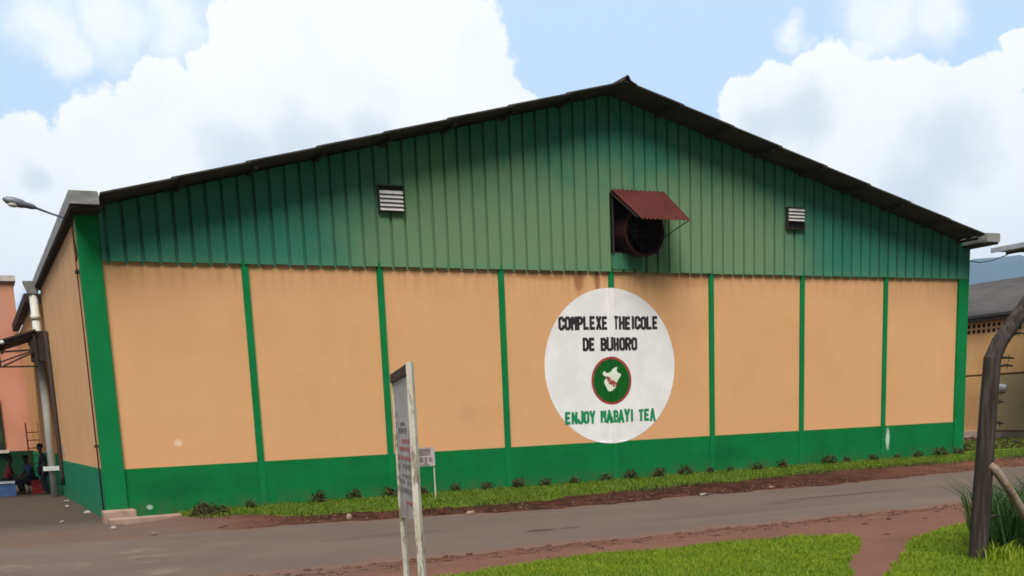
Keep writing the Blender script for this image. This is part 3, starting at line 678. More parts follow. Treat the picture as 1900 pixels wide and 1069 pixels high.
# ------------------------------------------------------------------ wall lamp on the hall corner
lamp = empty('wall_lamp', (-.25, .5, 6.3), "grey street lamp on a thin arm over the hall's left corner", "lamp")
MB().tube([(-.24, .5, 6.30), (-.30, .62, 6.43), (-.62, .8, 6.56), (-.98, .8, 6.69)], [.022, .022, .022, .03], 8).build('arm', M['lamppipe'], lamp)
hb = MB()
prof = [(-.92, .035), (-1.0, .06), (-1.12, .065), (-1.2, .09), (-1.38, .095), (-1.5, .07), (-1.57, .02)]
hb.tube([(x, .8, 6.69+(-.98-x)*.24) for x, r_ in prof], [r_ for x, r_ in prof], 14); hb.build('lamp_head', M['lampbody'], lamp)
ln = MB(); ico(ln, (-1.36, .8, 6.725), .11, 2, 0, (1.15, .8, .62)); ln.build('lamp_lens', M['slat'], lamp)
cb = MB().tube([(-.25, .5, 6.3), (-.25, .5, 4), (-.25, .5, -.15)], .018, 6).build('conduit', M['rust'], lamp)
for z in (5.3, 1.49): MB().box(-.29, -.2, .35, .62, z-.03, z+.03).build('clip', M['steel'], lamp)
wr = MB().tube([(-.26, .25, 6.3), (-.27, .2, 6.0), (-.24, .22, 5.6), (-.26, .3, 5.5)], .018, 6); wr.build('cable', M['steel'], lamp)

# ------------------------------------------------------------------ yard at the left
wing = empty('rear_wing', (-.3, 18, 0), "narrow orange rear wing behind the hall's long side wall", "building")
MB().box(-.46, 5, 13.3, 24.15, 1.2, 6.0).build('wall', M['rearwall'], wing)
MB().box(-.48, 5, 13.3, 24.15, -.3, 1.2).build('plinth', M['side_plinth'], wing)
MB().box(-.70, -.46, 13.3, 24., 6.05, 6.32).build('gutter', M['steel'], wing)
MB().add([(-.34, 13.4, 6.3), (-.34, 23.9, 6.3), (5, 23.9, 7.6), (5, 13.4, 7.6)], [(0, 3, 2, 1)]).add([(-.34, 13.4, 6.0), (5, 13.4, 6.0), (5, 13.4, 7.6), (-.34, 13.4, 6.3)], [(0, 1, 2, 3)]).build('roof', M['shedroof'], wing)
sal = empty('salmon_building', (-7, 24.2, 0), "salmon pink building with a flat pale roof edge at the back of the yard", "building")
MB().box(-14, -.46, 24.2, 32, 1.22, 8.05).build('wall', M['salmon'], sal)
MB().box(-14, -.44, 24.17, 32.02, -.3, 1.22).build('plinth', M['dkgreen'], sal)
MB().box(-14.1, -.36, 24.05, 32.1, 8.05, 8.27).build('roof_edge', M['trim'], sal)
w = MB().box(-3.4, -1.5, 24.12, 24.22, 1.3, 3.36).build('window', M['steel'], sal)
MB().box(-3.34, -1.56, 24.09, 24.118, 1.36, 3.30).build('pane', M['glass'], w)
MB().box(-3.5, -1.40, 24.0, 24.2, 1.16, 1.29).build('sill', M['trim'], w)
can = empty('yard_canopy', (-.9, 12, 0), "dark steel canopy on a bracket truss beside the white downpipe", "canopy")
mb = MB()
yA, yB = 11.9, 16.5
mb.add([(-.55, yA, 5.09), (-3.6, yA, 4.15), (-3.6, yB, 4.15), (-.55, yB, 5.09), (-.55, yA, 5.03), (-3.6, yA, 4.09), (-3.6, yB, 4.09), (-.55, yB, 5.03)], [(0, 3, 2, 1), (4, 5, 6, 7), (0, 1, 5, 4), (1, 2, 6, 5), (2, 3, 7, 6), (3, 0, 4, 7)])
for k in range(4): mb.beam((-.55-k*.9, yA+.1, 4.96-k*.278), (-.55-k*.9, yB-.1, 4.96-k*.278), .06, .12)
mb.build('roof', M['steel'], can)
tr = MB(); yt = 12.0
tr.beam((-.6, yt, 4.98), (-3.5, yt, 4.08), .07, .14); tr.beam((-.6, yt, 4.46), (-3.5, yt, 4.30), .05, .06)
tr.beam((-.6, yt, 3.95), (-3.5, yt, 3.95), .05, .05); tr.beam((-1.6, yt, 3.97), (-.7, yt, 4.38), .05); tr.beam((-1.66, yt, 4.10), (-.66, yt, 4.44), .045)
tr.beam((-1.68, yt, 3.95), (-1.68, yt, 4.64), .06); tr.beam((-.62, yt, 3.95), (-.62, yt, 5.0), .08)
tr.build('truss', M['steel'], can)
MB().box(-.76, -.24, 12.05, 12.4, 4.1, 5.04).build('bracket_box', M['steel'], can)
MB().beam((-3.5, 12, -.2), (-3.5, 12, 4.3), .12).build('post', M['rust'], can)
MB().beam((-3.5, 16.3, -.2), (-3.5, 16.3, 4.2), .12).build('post', M['rust'], can)
b_ = MB(); ico(b_, (-1.56, 11.88, 4.68), .07, 2, 0); b_.build('bulb', M['plastic_white'], can)
rk = empty('metal_rack', (-.62, 19, -.2), "rusty ladder-like metal rack standing by the orange rear wing", "rack")
mb = MB()
for x in (-.88, -.45): mb.beam((x, 18.8, -.2), (x, 18.8, 2.3), .05)
mb.build('upright', M['rust'], rk)
for k in range(7): MB().beam((-.86, 18.8, .2+k*.29), (-.47, 18.8, .2+k*.29), .035).build('rung', M['rust'], rk)
def crate(name, x, y, z, sx, sy, h, mat, label, cat):
    o = empty(name, (x, y, z), label, cat)
    mb = MB(); t = .025
    mb.box(x-sx, x+sx, y-sy, y+sy, z, z+t)
    for a in (0, 1, 2):
        z0 = z+t+a*(h-t)/3; z1 = z0+(h-t)/3*.8
        mb.box(x-sx, x+sx, y-sy, y-sy+t, z0, z1).box(x-sx, x+sx, y+sy-t, y+sy, z0, z1).box(x-sx, x-sx+t, y-sy+t, y+sy-t, z0, z1).box(x+sx-t, x+sx, y-sy+t, y+sy-t, z0, z1)
    for cx in (-1, 1):
        for cy in (-1, 1): mb.box(x+cx*sx-.03, x+cx*sx+.03, y+cy*sy-.03, y+cy*sy+.03, z+.001, z+h)
    mb.build('shell', mat, o); rim = MB()
    rim.box(x-sx-.035, x+sx+.035, y-sy-.035, y-sy-.01, z+h-.05, z+h+.01).box(x-sx-.035, x+sx+.035, y+sy+.01, y+sy+.035, z+h-.05, z+h+.01).box(x-sx-.035, x-sx-.01, y-sy-.01, y+sy+.01, z+h-.05, z+h+.01).box(x+sx+.01, x+sx+.035, y-sy-.01, y+sy+.01, z+h-.05, z+h+.01)
    rim.build('rim', M['plastic_white'] if 'blue' in name else mat, o)
    return o
GZ = -.196
crate('blue_crate', -1.95, 15.4, GZ, .32, .28, .48, M['plastic_blue'], "blue plastic crate with a white rim in front of the person in red", "crate")
crate('red_crate', -.82, 15.5, GZ, .21, .2, .46, M['plastic_red'], "red plastic crate beside the person in the blue shirt", "crate")
# seated people
def skin_mesh(name, pts, edges, rads, root=0, sub=1):
    me = bpy.data.meshes.new(name); me.from_pydata(pts, edges, []); me.update()
    o = bpy.data.objects.new(name, me); C.objects.link(o)
    md = o.modifiers.new('s', 'SKIN'); md.use_smooth_shade = True
    sv = me.skin_vertices[0].data
    for i, r_ in enumerate(rads):
        sv[i].radius = (r_, r_) if not isinstance(r_, tuple) else r_; sv[i].use_root = (i == root)
    ss = o.modifiers.new('d', 'SUBSURF'); ss.levels = sub; ss.render_levels = sub
    dg = bpy.context.evaluated_depsgraph_get(); dg.update()
    m2 = bpy.data.meshes.new_from_object(o.evaluated_get(dg))
    bpy.data.objects.remove(o); bpy.data.meshes.remove(me); m2.name = name
    return m2
def person(loc, rz, label, shirt, trousers, pose='sit', lean=.0, turn=0.):
    L_ = lean
    if pose == 'sit':
        hip = .46; J = dict(pel=(0, 0, hip), spi=(.0+L_*.4, 0, hip+.22), che=(.02+L_, 0, hip+.42), nec=(.04+L_*1.2, 0, hip+.57), hd0=(.06+L_*1.3, 0, hip+.66), hd1=(.07+L_*1.4, 0, hip+.76))
        leg = lambda s: [(0, s*.09, hip-.02), (.22, s*.11, hip+.0), (.43, s*.13, hip-.02), (.42, s*.13, .25), (.38, s*.13, .07), (.52, s*.15, .035)]
    else:
        hip = .84; J = dict(pel=(0, 0, hip), spi=(0, 0, hip+.22), che=(0, 0, hip+.42), nec=(.02, 0, hip+.57), hd0=(.03, 0, hip+.66), hd1=(.04, 0, hip+.76))
        leg = lambda s: [(0, s*.09, hip-.03), (.01, s*.10, .66), (.02, s*.10, .45), (.0, s*.11, .25), (-.02, s*.11, .07), (.12, s*.13, .035)]
    sh = Vector(J['che'])+Vector((0, 0, .07))
    if pose == 'sit': arm = lambda s: [tuple(sh+Vector((0, s*.17, 0))), tuple(sh+Vector((.08, s*.21, -.25))), tuple(sh+Vector((.28, s*.15, -.36))), tuple(sh+Vector((.35, s*.13, -.39)))]
    else: arm = lambda s: [tuple(sh+Vector((0, s*.17, 0))), tuple(sh+Vector((-.02, s*.22, -.28))), tuple(sh+Vector((.06, s*.23, -.53))), tuple(sh+Vector((.08, s*.23, -.61)))]
    def assemble(keys, legs, arms, hands, grow, rk):
        pts = []; ed = []; rr = []; idx = {}
        def ad(p, r_, prev=None):
            pts.append(p); rr.append(r_+grow); i = len(pts)-1
            if prev is not None: ed.append((prev, i))
            return i
        prev = None
        for k in keys:
            prev = ad(J[k], rk[k], prev); idx[k] = prev
        if 'hd1' in idx:
            h = Vector(J['hd1']); i = ad(tuple(h+Vector((.005, 0, .07))), .07, idx['hd1'])
            ad(tuple(h+Vector((.105, 0, -.02))), .018, idx['hd1'])            # nose
            for s in (-1, 1): ad(tuple(h+Vector((-.01, s*.09, -.01))), .02, idx['hd1'])   # ears
        if legs:
            for s in (-1, 1):
                p = idx['pel']; lp = leg(s); R_ = (.095, .085, .065, .055, .042, .035)
                for q, r_ in list(zip(lp, R_))[:legs]: p = ad(q, r_, p)
        if arms:
            for s in (-1, 1):
                p = idx['che']; ap = arm(s)
                for q, r_ in list(zip(ap, (.062, .047, .032, .036)))[:arms]: p = ad(q, r_, p)
                if hands:
                    d = (Vector(ap[3])-Vector(ap[2])).normalized(); side = Vector((0, 1, 0)); base = Vector(ap[3])
                    for f, (o_, l_) in enumerate(((-.03, .075), (-.01, .085), (.01, .08), (.03, .065))):
                        k1 = ad(tuple(base+side*o_+d*.05), .009, p); k2 = ad(tuple(base+side*o_+d*(.05+l_*.6)+Vector((0, 0, -.02))), .008, k1)
                    ad(tuple(base-side*s*.055+d*.02), .010, p)
        return pts, ed, rr
    RK = dict(pel=.135, spi=.125, che=.135, nec=.05, hd0=.075, hd1=.088)
    body = skin_mesh('person', *assemble(['pel', 'spi', 'che', 'nec', 'hd0', 'hd1'], 6, 4, True, 0, RK))
    o = link('person', body, M['skin']); o.location = loc; o.rotation_euler = (0, 0, rz); tag(o, label, 'person')
    RS = dict(pel=.14, spi=.13, che=.14, nec=.055)
    link('shirt', skin_mesh('shirt', *assemble(['pel', 'spi', 'che'], 0, 2, False, .022, RS)), M[shirt], o)
    RT = dict(pel=.145)
    link('trousers', skin_mesh('trousers', *assemble(['pel'], 5, 0, False, .02, RT)), M[trousers], o)
    h = Vector(J['hd1']); hm = MB(); ico(hm, (h.x-.02, 0, h.z+.045), .105, 2, .03, (1, .95, 1)); link_o = hm.build('hair', M['hair']); link_o.parent = o
    for s in (-1, 1):
        em = MB(); ico(em, (h.x+.083, s*.033, h.z+.012), .012, 1, 0); e_o = em.build('eye', M['plastic_white']); e_o.parent = o
    return o
def stool(loc, mat, label):
    o = empty('stool', loc, label, 'stool'); x, y, z = loc
    MB().box(x-.17, x+.17, y-.17, y+.17, z+.335, z+.37).build('seat', mat, o, .01)
    for sx in (-1, 1):
        for sy in (-1, 1): MB().beam((x+sx*.15, y+sy*.15, z), (x+sx*.13, y+sy*.13, z+.335), .035).build('leg', mat, o)
    return o
person((-1.78, 16.1, GZ), rad(-10), "person in a red top sitting on the left behind the blue crate", 'cloth_red', 'cloth_dark', lean=.05)
person((-.98, 16.3, GZ), rad(200), "person in a blue shirt sitting sideways next to the red crate", 'cloth_blue', 'cloth_dark', lean=.08)
person((-.66, 15.0, GZ), rad(190), "person in dark clothes standing just left of the white downpipe", 'cloth_dark', 'cloth_dark', 'stand')
stool((-1.78, 16.1, GZ), M['timber'], "low wooden stool under the person in the red top")
stool((-.98, 16.3, GZ), M['timber'], "low wooden stool under the person in the blue shirt")
# corner masonry
MB().box(-.36, .33, -.62, -.085, -.25, .075).build('concrete_block', M['concrete'], None, .03).name
o = bpy.data.objects['concrete_block']; tag(o, "pinkish concrete block at the foot of the hall's left corner post", "block")
o = MB().box(-.30, 1.25, -1.0, -.63, -.3, -.075).build('kerb_slab', M['concrete'], None, .025); tag(o, "long low concrete slab lying in front of the corner block", "slab")

# ------------------------------------------------------------------ right background
shed = empty('shed', (39, 10, 0), "low cream shed with a grey roof and perforated vent blocks on the right", "building")
SXW = 38.5
MB().box(SXW, 49.5, -4, 34, .2, 5.3).build('wall', M['shedwall'], shed)
MB().box(SXW-.25, 49.6, -4.1, 34.1, -.3, .2).build('base_kerb', M['kerb'], shed)
rf = MB(); yA, yB = -4.6, 34.6
rf.add([(SXW-.35, yA, 5.30), (SXW-.35, yB, 5.30), (44, yB, 7.36), (44, yA, 7.36), (49.9, yA, 5.3), (49.9, yB, 5.3)] + [(SXW-.35, yA, 5.18), (SXW-.35, yB, 5.18), (44, yB, 7.24), (44, yA, 7.24), (49.9, yA, 5.18), (49.9, yB, 5.18)],
       [(0, 3, 2, 1), (3, 4, 5, 2), (6, 7, 8, 9), (9, 8, 11, 10), (0, 1, 7, 6), (4, 10, 11, 5), (0, 6, 9, 3), (3, 9, 10, 4), (1, 2, 8, 7), (2, 5, 11, 8)])
rf.build('roof', M['shedroof'], shed)
MB().box(SXW-.30, SXW-.02, yA, yB, 5.02, 5.17).build('eaves_beam', M['steel'], shed)
vb = MB()
for r_ in range(2):
    for k in range(60): y = 14.-k*.27; vb.box(SXW-.012, SXW+.0, y, y+.15, 4.52+r_*.24, 4.68+r_*.24)
vb.build('vent_block', M['fanred'], shed)
fen = empty('mesh_fence', (37.9, 5, 0), "khaki wire mesh fence panel in front of the cream shed", "fence")
MB().box(37.87, 37.93, -4, 10.6, 2.62, 2.70).build('rail', M['rust'], fen)
MB().box(37.87, 37.93, -4, 8.35, .18, .24).build('rail', M['rust'], fen)
for y in (8.35, 5., 2., -1., -4): MB().beam((37.9, y, -.2), (37.9, y, 2.62), .07).build('post', M['rust'], fen)
ms = MB(); z0, z1, yA, yB = .24, 2.62, -4., 8.35
for s in (-1, 1):
    c = -6.
    for k in range(160):
        y0_ = yA-2.4+k*.115; pts = []
        ya, yb = (y0_, y0_+(z1-z0)) if s > 0 else (y0_+(z1-z0), y0_)
        # clip to the panel
        lo, hi = 0., 1.
        for lim, sg in ((yA, 1), (yB, -1)):
            da, db = sg*(ya-lim), sg*(yb-lim)
            if da < 0 and db < 0: lo = 2
            elif da < 0: lo = max(lo, da/(da-db))
            elif db < 0: hi = min(hi, da/(da-db))
        if lo < hi: 
            f = lambda t: (37.9+.012*s, ya+(yb-ya)*t, z0+(z1-z0)*t)
            ms.beam(f(lo), f(hi), .026)
ms.build('mesh', M['wire'], fen)
o = MB().box(37.80, 37.83, 7.6, 8.0, 1.95, 2.2); ico(o, (37.8, 7.8, 2.08), .2, 2, .3, (.25, 1.2, .7)); o = o.build('plastic_bag', M['plastic_white']); tag(o, "crumpled white plastic bag caught on the wire mesh fence", "bag")
car = empty('carport', (36, 2, 0), "thin grey corrugated carport roof past the hall's right gutter", "carport")
mb = MB(); vs = []; nn = 60
for j in range(nn+1):
    y = 5.25-j*.14; w = .05*math.cos(j*math.pi)
    for x, z in ((33.8, 7.27), (38., 7.33)):
        for t in (0, .05): vs.append((x, y, z+w*.8+t+.02*(5.25-y)))
fs = []
for j in range(nn):
    a = j*4; b = a+4; fs += [(a, b, b+2, a+2), (a+1, a+3, b+3, b+1), (a, a+1, b+1, b), (a+2, b+2, b+3, a+3)]
mb.add(vs, fs+[(0, 2, 3, 1)]); mb.build('roof', M['farroof'], car)
MB().box(33.72, 33.78, -3.1, 5.2, 7.20, 7.38).build('fascia', M['farroof'], car)
MB().box(34.2, 34.32, -3.0, 4.9, 7.12, 7.20).build('beam', M['steel'], car)
for y in (3., -2.8): MB().beam((34.26, y, -.2), (34.26, y, 7.12), .14).build('post', M['steel'], car)
o = MB().tube([(26.62, .06, 6.05), (29., 1.6, 6.25), (31.5, 3.2, 6.6), (34.2, 4.8, 7.1)], .018, 6).build('overhead_cable', M['steel']); tag(o, "thin dark cable slung from the hall's right corner to the carport", "cable")

# ------------------------------------------------------------------ signs in front
sg = empty('notice_board', (.4, -17.5, 0), "tall weathered white notice board on two posts, seen nearly edge on", "sign")
A_ = Vector((.28, -18.0, 0)); B_ = Vector((.50, -17.05, 0)); dr = (B_-A_).normalized(); nr = Vector((-dr.y, dr.x, 0))    # nr faces the camera's side
def quadslab(mb, s0, s1, z0a, z0b, z1a, z1b, off, th):
    q = []
    for o_ in (off, off-th):
        for s, z in ((s0, z0a), (s1, z0b), (s1, z1b), (s0, z1a)): q.append(A_+dr*s+nr*o_+Vector((0, 0, z)))
    mb.add(q, [(0, 1, 2, 3), (7, 6, 5, 4), (0, 4, 5, 1), (1, 5, 6, 2), (2, 6, 7, 3), (3, 7, 4, 0)])
for p, h, w_ in ((A_, 2.2, .056), (B_, 2.17, .044)):
    mb = MB(); q = Vector(p); mb.tube([q+Vector((0, 0, -.3)), q+Vector((.004, 0, .5)), q+Vector((-.004, 0, 1.1)), q+Vector((0, 0, 1.7)), q+Vector((0, 0, h))], [w_*.62, w_*.6, w_*.64, w_*.6, w_*.58], 4); 
    mb.sm = [False]*len(mb.sm); mb.build('post', M['postwhite'], sg)
LN = (B_-A_).length
mb = MB(); quadslab(mb, .03, LN-.02, .98, .93, 2.10, 2.10, .012, .03); bd = mb.build('board', M['board'], sg)
mb = MB(); quadslab(mb, .03, LN+.05, 2.11, 2.08, 2.185, 2.15, .03, .06); mb.build('cap_rail', M['boardtop'], sg)
mb = MB(); quadslab(mb, .10, LN-.07, 2.02, 2.02, 2.085, 2.075, .022, .008); mb.build('shadow_strip', M['boardtop'], sg) if False else None
i1, i2 = MB(), MB(); random.seed(21)
zz = 1.72
while zz > 1.02:
    hh = random.choice((.026, .032, .04)); s = .13+random.uniform(0, .05)
    tgt = i2 if random.random() < .33 else i1
    while s < LN-.16:
        wd = random.uniform(.05, .14)
        if random.random() < .8: quadslab(tgt, s, min(s+wd, LN-.12), zz, zz, zz+hh, zz+hh, .0155, .002)
        s += wd+random.uniform(.02, .05)
    zz -= hh+random.uniform(.022, .05)
for k in range(7): quadslab(i1, LN-.10, LN-.05, 1.25+k*.09, 1.25+k*.09, 1.30+k*.09, 1.30+k*.09, .0155, .002)
i1.build('dark_print', M['inkdark'], bd); i2.build('red_print', M['inkred'], bd)
ss_ = empty('small_sign', (6.7, -1.8, -.1), "small square white sign with dark print on a thin post by the plinth", "sign")
MB().beam((7.04, -1.8, -.15), (7.04, -1.8, 1.08), .028).build('post', M['postwhite'], ss_)
MB().beam((6.62, -1.8, -.15), (6.62, -1.8, 1.08), .028).build('post', M['postwhite'], ss_)
sb = MB().box(6.60, 7.06, -1.84, -1.82, .68, 1.12).build('board', M['board'], ss_)
mb = MB(); mb.box(6.64, 6.95, -1.846, -1.8402, .94, 1.09).box(6.66, 6.76, -1.846, -1.8402, .77, .90).box(6.80, 6.86, -1.846, -1.8402, .74, .90).box(6.90, 6.99, -1.846, -1.8402, .79, .88).box(6.66, 6.9, -1.846, -1.8402, .70, .73)
mb.build('print', M['inkdark'], sb)

# ------------------------------------------------------------------ fence post
fp = empty('fence_post', (7.02, -17.58, 0), "weathered dark timber fence post with a bent top arm at the right", "post")
pm = MB(); pts = [(7.015, -17.58, -.3), (7.02, -17.58, 0), (7.05, -17.58, .8), (7.09, -17.58, 1.6), (7.125, -17.58, 2.14), (7.23, -17.58, 2.32), (7.55, -17.58, 2.64), (7.82, -17.58, 2.9)]
pm.tube(pts, [.102, .102, .099, .094, .092, .088, .084, .08], 8); pm.sm = [False]*len(pm.sm)
pm.build('post', M['timber'], fp, .012)
MB().tube([(7.06, -17.66, 1.02), (7.10, -17.70, .96), (7.36, -17.70, .70), (7.60, -17.69, .42), (7.98, -17.70, .05), (8.2, -17.70, -.15)], [.035, .046, .043, .052, .049, .055], 8).build('brace', M['brace'], fp)
for i_, (x, z, l, dz) in enumerate(((7.40, 2.37, .17, .03), (7.26, 2.15, .17, -.01), (7.22, 2.06, .2, .0), (7.19, 1.78, .12, .0), (7.18, 1.5, .13, -.05), (7.16, 1.68, .14, .0), (7.14, .97, .13, .0), (7.13, .42, .18, .02))):
    mb = MB(); mb.tube([(x-.06, -17.6, z), (x+l*.5, -17.6, z+dz+.01), (x+l, -17.6, z+dz)], [.017, .014, .009], 5)
    mb.tube([(x+l*.55, -17.6, z+dz-.03), (x+l*.6, -17.6, z+dz+.04)], .006, 4)
    mb.build('wire_stub', M['steel'], fp)

# ------------------------------------------------------------------ vegetation
def blades(pts, hmin, hmax, w, lean, seg2=True, rng=RNG):
    n = len(pts); az = rng.uniform(0, 2*np.pi, n); h = rng.uniform(hmin, hmax, n); ww = w*rng.uniform(.6, 1.3, n)
    ln = lean*rng.uniform(.2, 1., n)*h; la = rng.uniform(0, 2*np.pi, n)
    sx, sy = np.cos(az)*ww/2, np.sin(az)*ww/2; bx, by = np.cos(la)*ln, np.sin(la)*ln
    P = pts
    a = P+np.stack([-sx, -sy, -.01+0*h], -1); b = P+np.stack([sx, sy, -.01+0*h], -1)
    c = P+np.stack([sx*.7+bx*.35, sy*.7+by*.35, h*.6], -1); d = P+np.stack([-sx*.7+bx*.35, -sy*.7+by*.35, h*.6], -1)
    e = P+np.stack([bx, by, h*(1-.25*lean)], -1)
    V = np.stack([a, b, c, d, e], 1).reshape(-1, 3); i = np.arange(n)*5
    F = np.concatenate([np.stack([i, i+1, i+2], -1), np.stack([i, i+2, i+3], -1), np.stack([i+3, i+2, i+4], -1)])
    return V, F
def scatter(x0, x1, y0, y1, dens, mask):
    n = int((x1-x0)*(y1-y0)*dens); x = RNG.uniform(x0, x1, n); y = RNG.uniform(y0, y1, n)
    k = mask(x, y) & (RNG.uniform(0, 1, n) < .55+.45*(wob(x*2, y*2, 1.9)*.5+.5)*1.3); x, y = x[k], y[k]
    return np.stack([x, y, height(x, y)], -1)
inview = lambda x, y: lawn_mask(x, y)
P1 = scatter(-1.5, 16, -19.2, -14., 2300, lambda x, y: lawn_mask(x, y) & (y > -19.2) & ((x+2.83) > (y+26)*.10) & ((x+2.83) < (y+26)*1.75))
V, F = blades(P1, .018, .055, .009, .9)
bulk('lawn_grass', V, F, M['lawn'], 'stuff', "short bright green grass on the near side of the road", "grass")
P2 = scatter(1.0, 36, -6.2, 0., 420, lambda x, y: verge_mask(x, y))
V, F = blades(P2, .03, .10, .02, .9)
bulk('verge_grass', V, F, M['verge'], 'stuff', "green grass strip along the foot of the hall's green plinth", "grass")
# dry, dark weeds hanging over the eroded bank
n_ = 5200; x_ = RNG.uniform(1.4, 26, n_); y_ = lerp_tab(GR_LOW, x_)+RNG.normal(-.18, .30, n_)
k_ = (wob(x_*1.3, y_, 1.4)+RNG.normal(0, .35, n_) > .05) & (y_ > lerp_tab(FAR, x_)+.15); x_, y_ = x_[k_], y_[k_]
V, F = blades(np.stack([x_, y_, height(x_, y_)], -1), .03, .14, .018, 1.1)
bulk('bank_weeds', V, F, M['weeds'], 'stuff', "dark dry weeds along the eroded edge of the grass strip", "weeds")
def cone_pts(cx, cy, r, n):
    a = RNG.uniform(0, 2*np.pi, n); q = r*np.sqrt(RNG.uniform(0, 1, n)); x = cx+q*np.cos(a); y = cy+q*np.sin(a); return np.stack([x, y, height(x, y)], -1)
pts = np.concatenate([cone_pts(8.15, -17.2, .55, 420), cone_pts(8.75, -16.9, .7, 520), cone_pts(9.4, -17.0, .6, 300), cone_pts(7.75, -17.35, .35, 160), cone_pts(8.3, -17.6, .4, 220)])
V, F = blades(pts, .35, 1.08, .018, .8)
base = np.array((8.5, -17.1, 0.)); o = bulk('tall_grass_clump', V-base, F, M['tallgrass'], None, "clump of tall dark green grass behind the timber post's brace", "grass clump"); o.location = base
pts = np.concatenate([cone_pts(7.05, -17.75, .25, 80), cone_pts(7.4, -17.85, .35, 120)])
V, F = blades(pts, .10, .26, .014, .9); base = np.array((7.2, -17.8, 0.))
o = bulk('weed_tuft', V-base, F, M['lawn'], None, "loose weeds around the foot of the timber fence post", "weeds"); o.location = base
# low shrubs along the plinth
def shrub_meshes(seed, w, h, nl):
    rg = np.random.default_rng(seed); n = nl
    th = rg.uniform(0, 2*np.pi, n); ph = np.arccos(rg.uniform(-.1, 1, n)); rr = rg.uniform(.35, 1., n)**.6*(1+.3*np.sin(th*3+seed)*np.sin(ph*2))
    c = np.stack([rr*np.sin(ph)*np.cos(th)*w, rr*np.sin(ph)*np.sin(th)*w*.8, .04+rr*np.cos(ph)*h], -1)
    d1 = rg.normal(size=(n, 3)); d1 /= np.linalg.norm(d1, axis=1)[:, None]; d2 = np.cross(d1, rg.normal(size=(n, 3))); d2 /= np.linalg.norm(d2, axis=1)[:, None]
    L = rg.uniform(.022, .05, n)[:, None]
    V = np.stack([c-d1*L, c+d2*L*.45, c+d1*L, c-d2*L*.45], 1).reshape(-1, 3); F = np.arange(n*4).reshape(-1, 4)
    st = MB()
    for k in range(7):
        a = rg.uniform(0, 6.28); st.tube([(0, 0, -.03), (math.cos(a)*w*.4, math.sin(a)*w*.35, h*.5), (math.cos(a)*w*.7, math.sin(a)*w*.6, h*.85)], [.010, .007, .003], 5)
    return V, F, st
def leaf_shrub(seed, w, h, nl, loc, label, group=None, mat='shrub'):
    o = empty('shrub', loc, label, 'shrub', group)
    V, F, st = shrub_meshes(seed, w, h, nl); bulk('foliage', V, F, M[mat], parent=o)
    s = st.build('stem', M['twig']); s.parent = o; return o
NUM = ['first', 'second', 'third', 'fourth', 'fifth', 'sixth', 'seventh', 'eighth', 'ninth', 'tenth', 'eleventh', 'twelfth', 'thirteenth', 'fourteenth', 'fifteenth', 'sixteenth', 'seventeenth', 'eighteenth', 'nineteenth', 'twentieth', 'twenty-first', 'twenty-second', 'twenty-third', 'twenty-fourth', 'twenty-fifth']
GRP = "small shrubs along the hall's green plinth"
SH = [2.95, 4.6, 5.5, 6.4, 7.3, 8.2, 9.1, 10., 10.8, 11.7, 12.7, 13.5, 14.4, 15.3, 16.2, 16.9, 17.9, 18.8, 20.6, 21.3, 22.4, 23.4, 24.3, 25.3, 26.1]
SS = [.7, 1.1, 1., 1.05, .8, .8, 1., 1.15, .9, .95, 1., 1.1, 1.15, 1.1, .7, .6, 1., 1.05, 1.15, .7, .95, .6, .95, 1.2, 1.]
protos = []
for i, (x, sc) in enumerate(zip(SH, SS)):
    lab = "small dark reddish shrub at the plinth, %s from the left in the row" % NUM[i]
    if i < 4: o = leaf_shrub(i+3, .21, .20, 190, (0, 0, 0), lab, GRP); protos.append(o)
    else:
        src = protos[i % 4]; o = src.copy(); C.objects.link(o)
        for ch in src.children: c2 = ch.copy(); C.objects.link(c2); c2.parent = o
        o['label'] = lab; o['group'] = GRP
    o.location = (x, -.34, float(height(np.array(x), np.array(-.34)))); o.scale = (sc, sc, sc*random.uniform(.9, 1.15)); o.rotation_euler = (0, 0, i*1.9)
o = leaf_shrub(40, .46, .30, 900, (1.75, -1.35, -.17), "large dark shrub at the left end of the grass strip beside the slab")
for k, (x, y) in enumerate(((28.6, 1.4), (30.2, 1.1), (31.6, .3), (33., 1.2))):
    leaf_shrub(50+k, .75, .42, 700, (x, y, -.12), "low dark green bush on the verge right of the hall, %s from the corner" % NUM[k], "bushes right of the hall")

# ------------------------------------------------------------------ stones and litter
rb = MB(); random.seed(5)
for k in range(1500):
    u = random.random()
    if u < .62:
        x = random.uniform(0, 18); y = NEAR+.15-abs(random.gauss(0, 1.1))
        if lawn_mask(np.array(x), np.array(y)): continue
    else:
        x = random.uniform(1.5, 24); y = float(lerp_tab(FAR, x))+random.uniform(-.05, .8)
    r_ = random.choice((.010, .012, .015, .018, .022, .034))
    ico(rb, (x, y, float(height(np.array(x), np.array(y)))+r_*.25), r_, 1, .38, (1.4, 1.1, .6))
o = rb.build('rubble', M['rubble']); tag(o, "loose earth clods and gravel along both road edges", "gravel", None, 'stuff')
def stone(x, y, r_, label, mat='stone', name='stone', sq=(1.3, 1, .7)):
    mb = MB(); z = float(height(np.array(x), np.array(y))); z = max(z, -.19) if y > NEAR and y < -4 else z
    ico(mb, (x, y, z+r_*.25), r_, 2, .2, sq); o = mb.build(name, M[mat], None, loc=(x, y, z)); tag(o, label, name.replace('_', ' ')); return o
stone(6.25, -5.60, .085, "round brown stone on the road's far edge, right of the notice board")
stone(4.05, -4.35, .075, "pale upright stone below the grass bank, left of the notice board", sq=(.8, .8, 1.4))
stone(14.2, -5.40, .06, "small pale stone on the far road edge under the fifth panel")
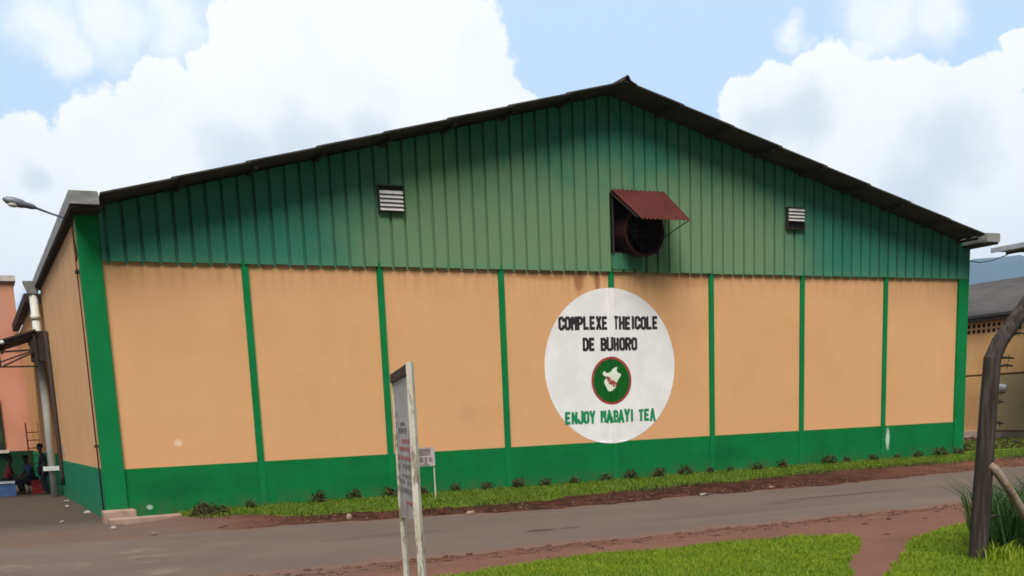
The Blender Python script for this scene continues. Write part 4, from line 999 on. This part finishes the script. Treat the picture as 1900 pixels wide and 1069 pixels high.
stone(9.6, -12.5, .06, "dark clod on the near dirt verge left of the footpath", 'rubble')
stone(12.1, -12.4, .07, "brown stone on the near verge just left of the timber post", 'rubble')
stone(11.0, -12.5, .06, "dark flat stone on the verge between footpath and timber post", 'rubble')
stone(8.05, -15.2, .035, "small brown clod on the footpath at the lawn's corner", 'rubble')
stone(-.35, 3.5, .08, "white stone at the foot of the hall's left side wall", 'paper')
for i_, (x, y, s_) in enumerate(((.15, -4.35, .10), (-.35, -2.1, .06), (-1.15, .6, .05), (-.45, 9., .08), (-.6, 6.5, .06), (11.9, -5.9, .12))):
    mb = MB(); z = max(float(height(np.array(x), np.array(y))), -.2)+.02
    n = 8; vs = [(x+random.uniform(.6, 1.2)*s_*math.cos(k*.785), y+random.uniform(.6, 1.2)*s_*math.sin(k*.785), z+random.uniform(0, .05)) for k in range(n)]+[(x, y, z+.05)]
    vs += [(a, b, c-.006) for a, b, c in vs]
    mb.add(vs, [(8, k, (k+1) % 8) for k in range(8)]+[(17, 9+(k+1) % 8, 9+k) for k in range(8)]+[(k, 9+k, 9+(k+1) % 8, (k+1) % 8) for k in range(8)])
    o = mb.build('litter', M['paper'], None, loc=(x, y, z))
    tag(o, ("white crumpled paper on the road edge near the corner slab", "pale scrap on the dust in front of the hall's corner post", "pale scrap of paper in the yard left of the corner", "pale scrap near the side wall, farthest into the yard", "pale scrap by the side wall, halfway to the downpipe", "pale strip of litter on the far road edge below the painted roundel")[i_], "litter")

# ------------------------------------------------------------------ air
def haze():
    me = MB(); me.box(-7600, 7600, -7600, 7600, -6, 700)
    m = bpy.data.materials.new("haze"); m.use_nodes = True; nt = m.node_tree; nt.nodes.clear()
    v = nt.nodes.new('ShaderNodeVolumePrincipled'); v.inputs['Color'].default_value = (.52, .72, .98, 1); v.inputs['Density'].default_value = .00013
    o_ = nt.nodes.new('ShaderNodeOutputMaterial'); nt.links.new(v.outputs[0], o_.inputs['Volume'])
    o = me.build('haze', m); tag(o, "thin blue haze in front of the far hills", "haze", None, 'stuff')
HAZE = True
if HAZE: haze()
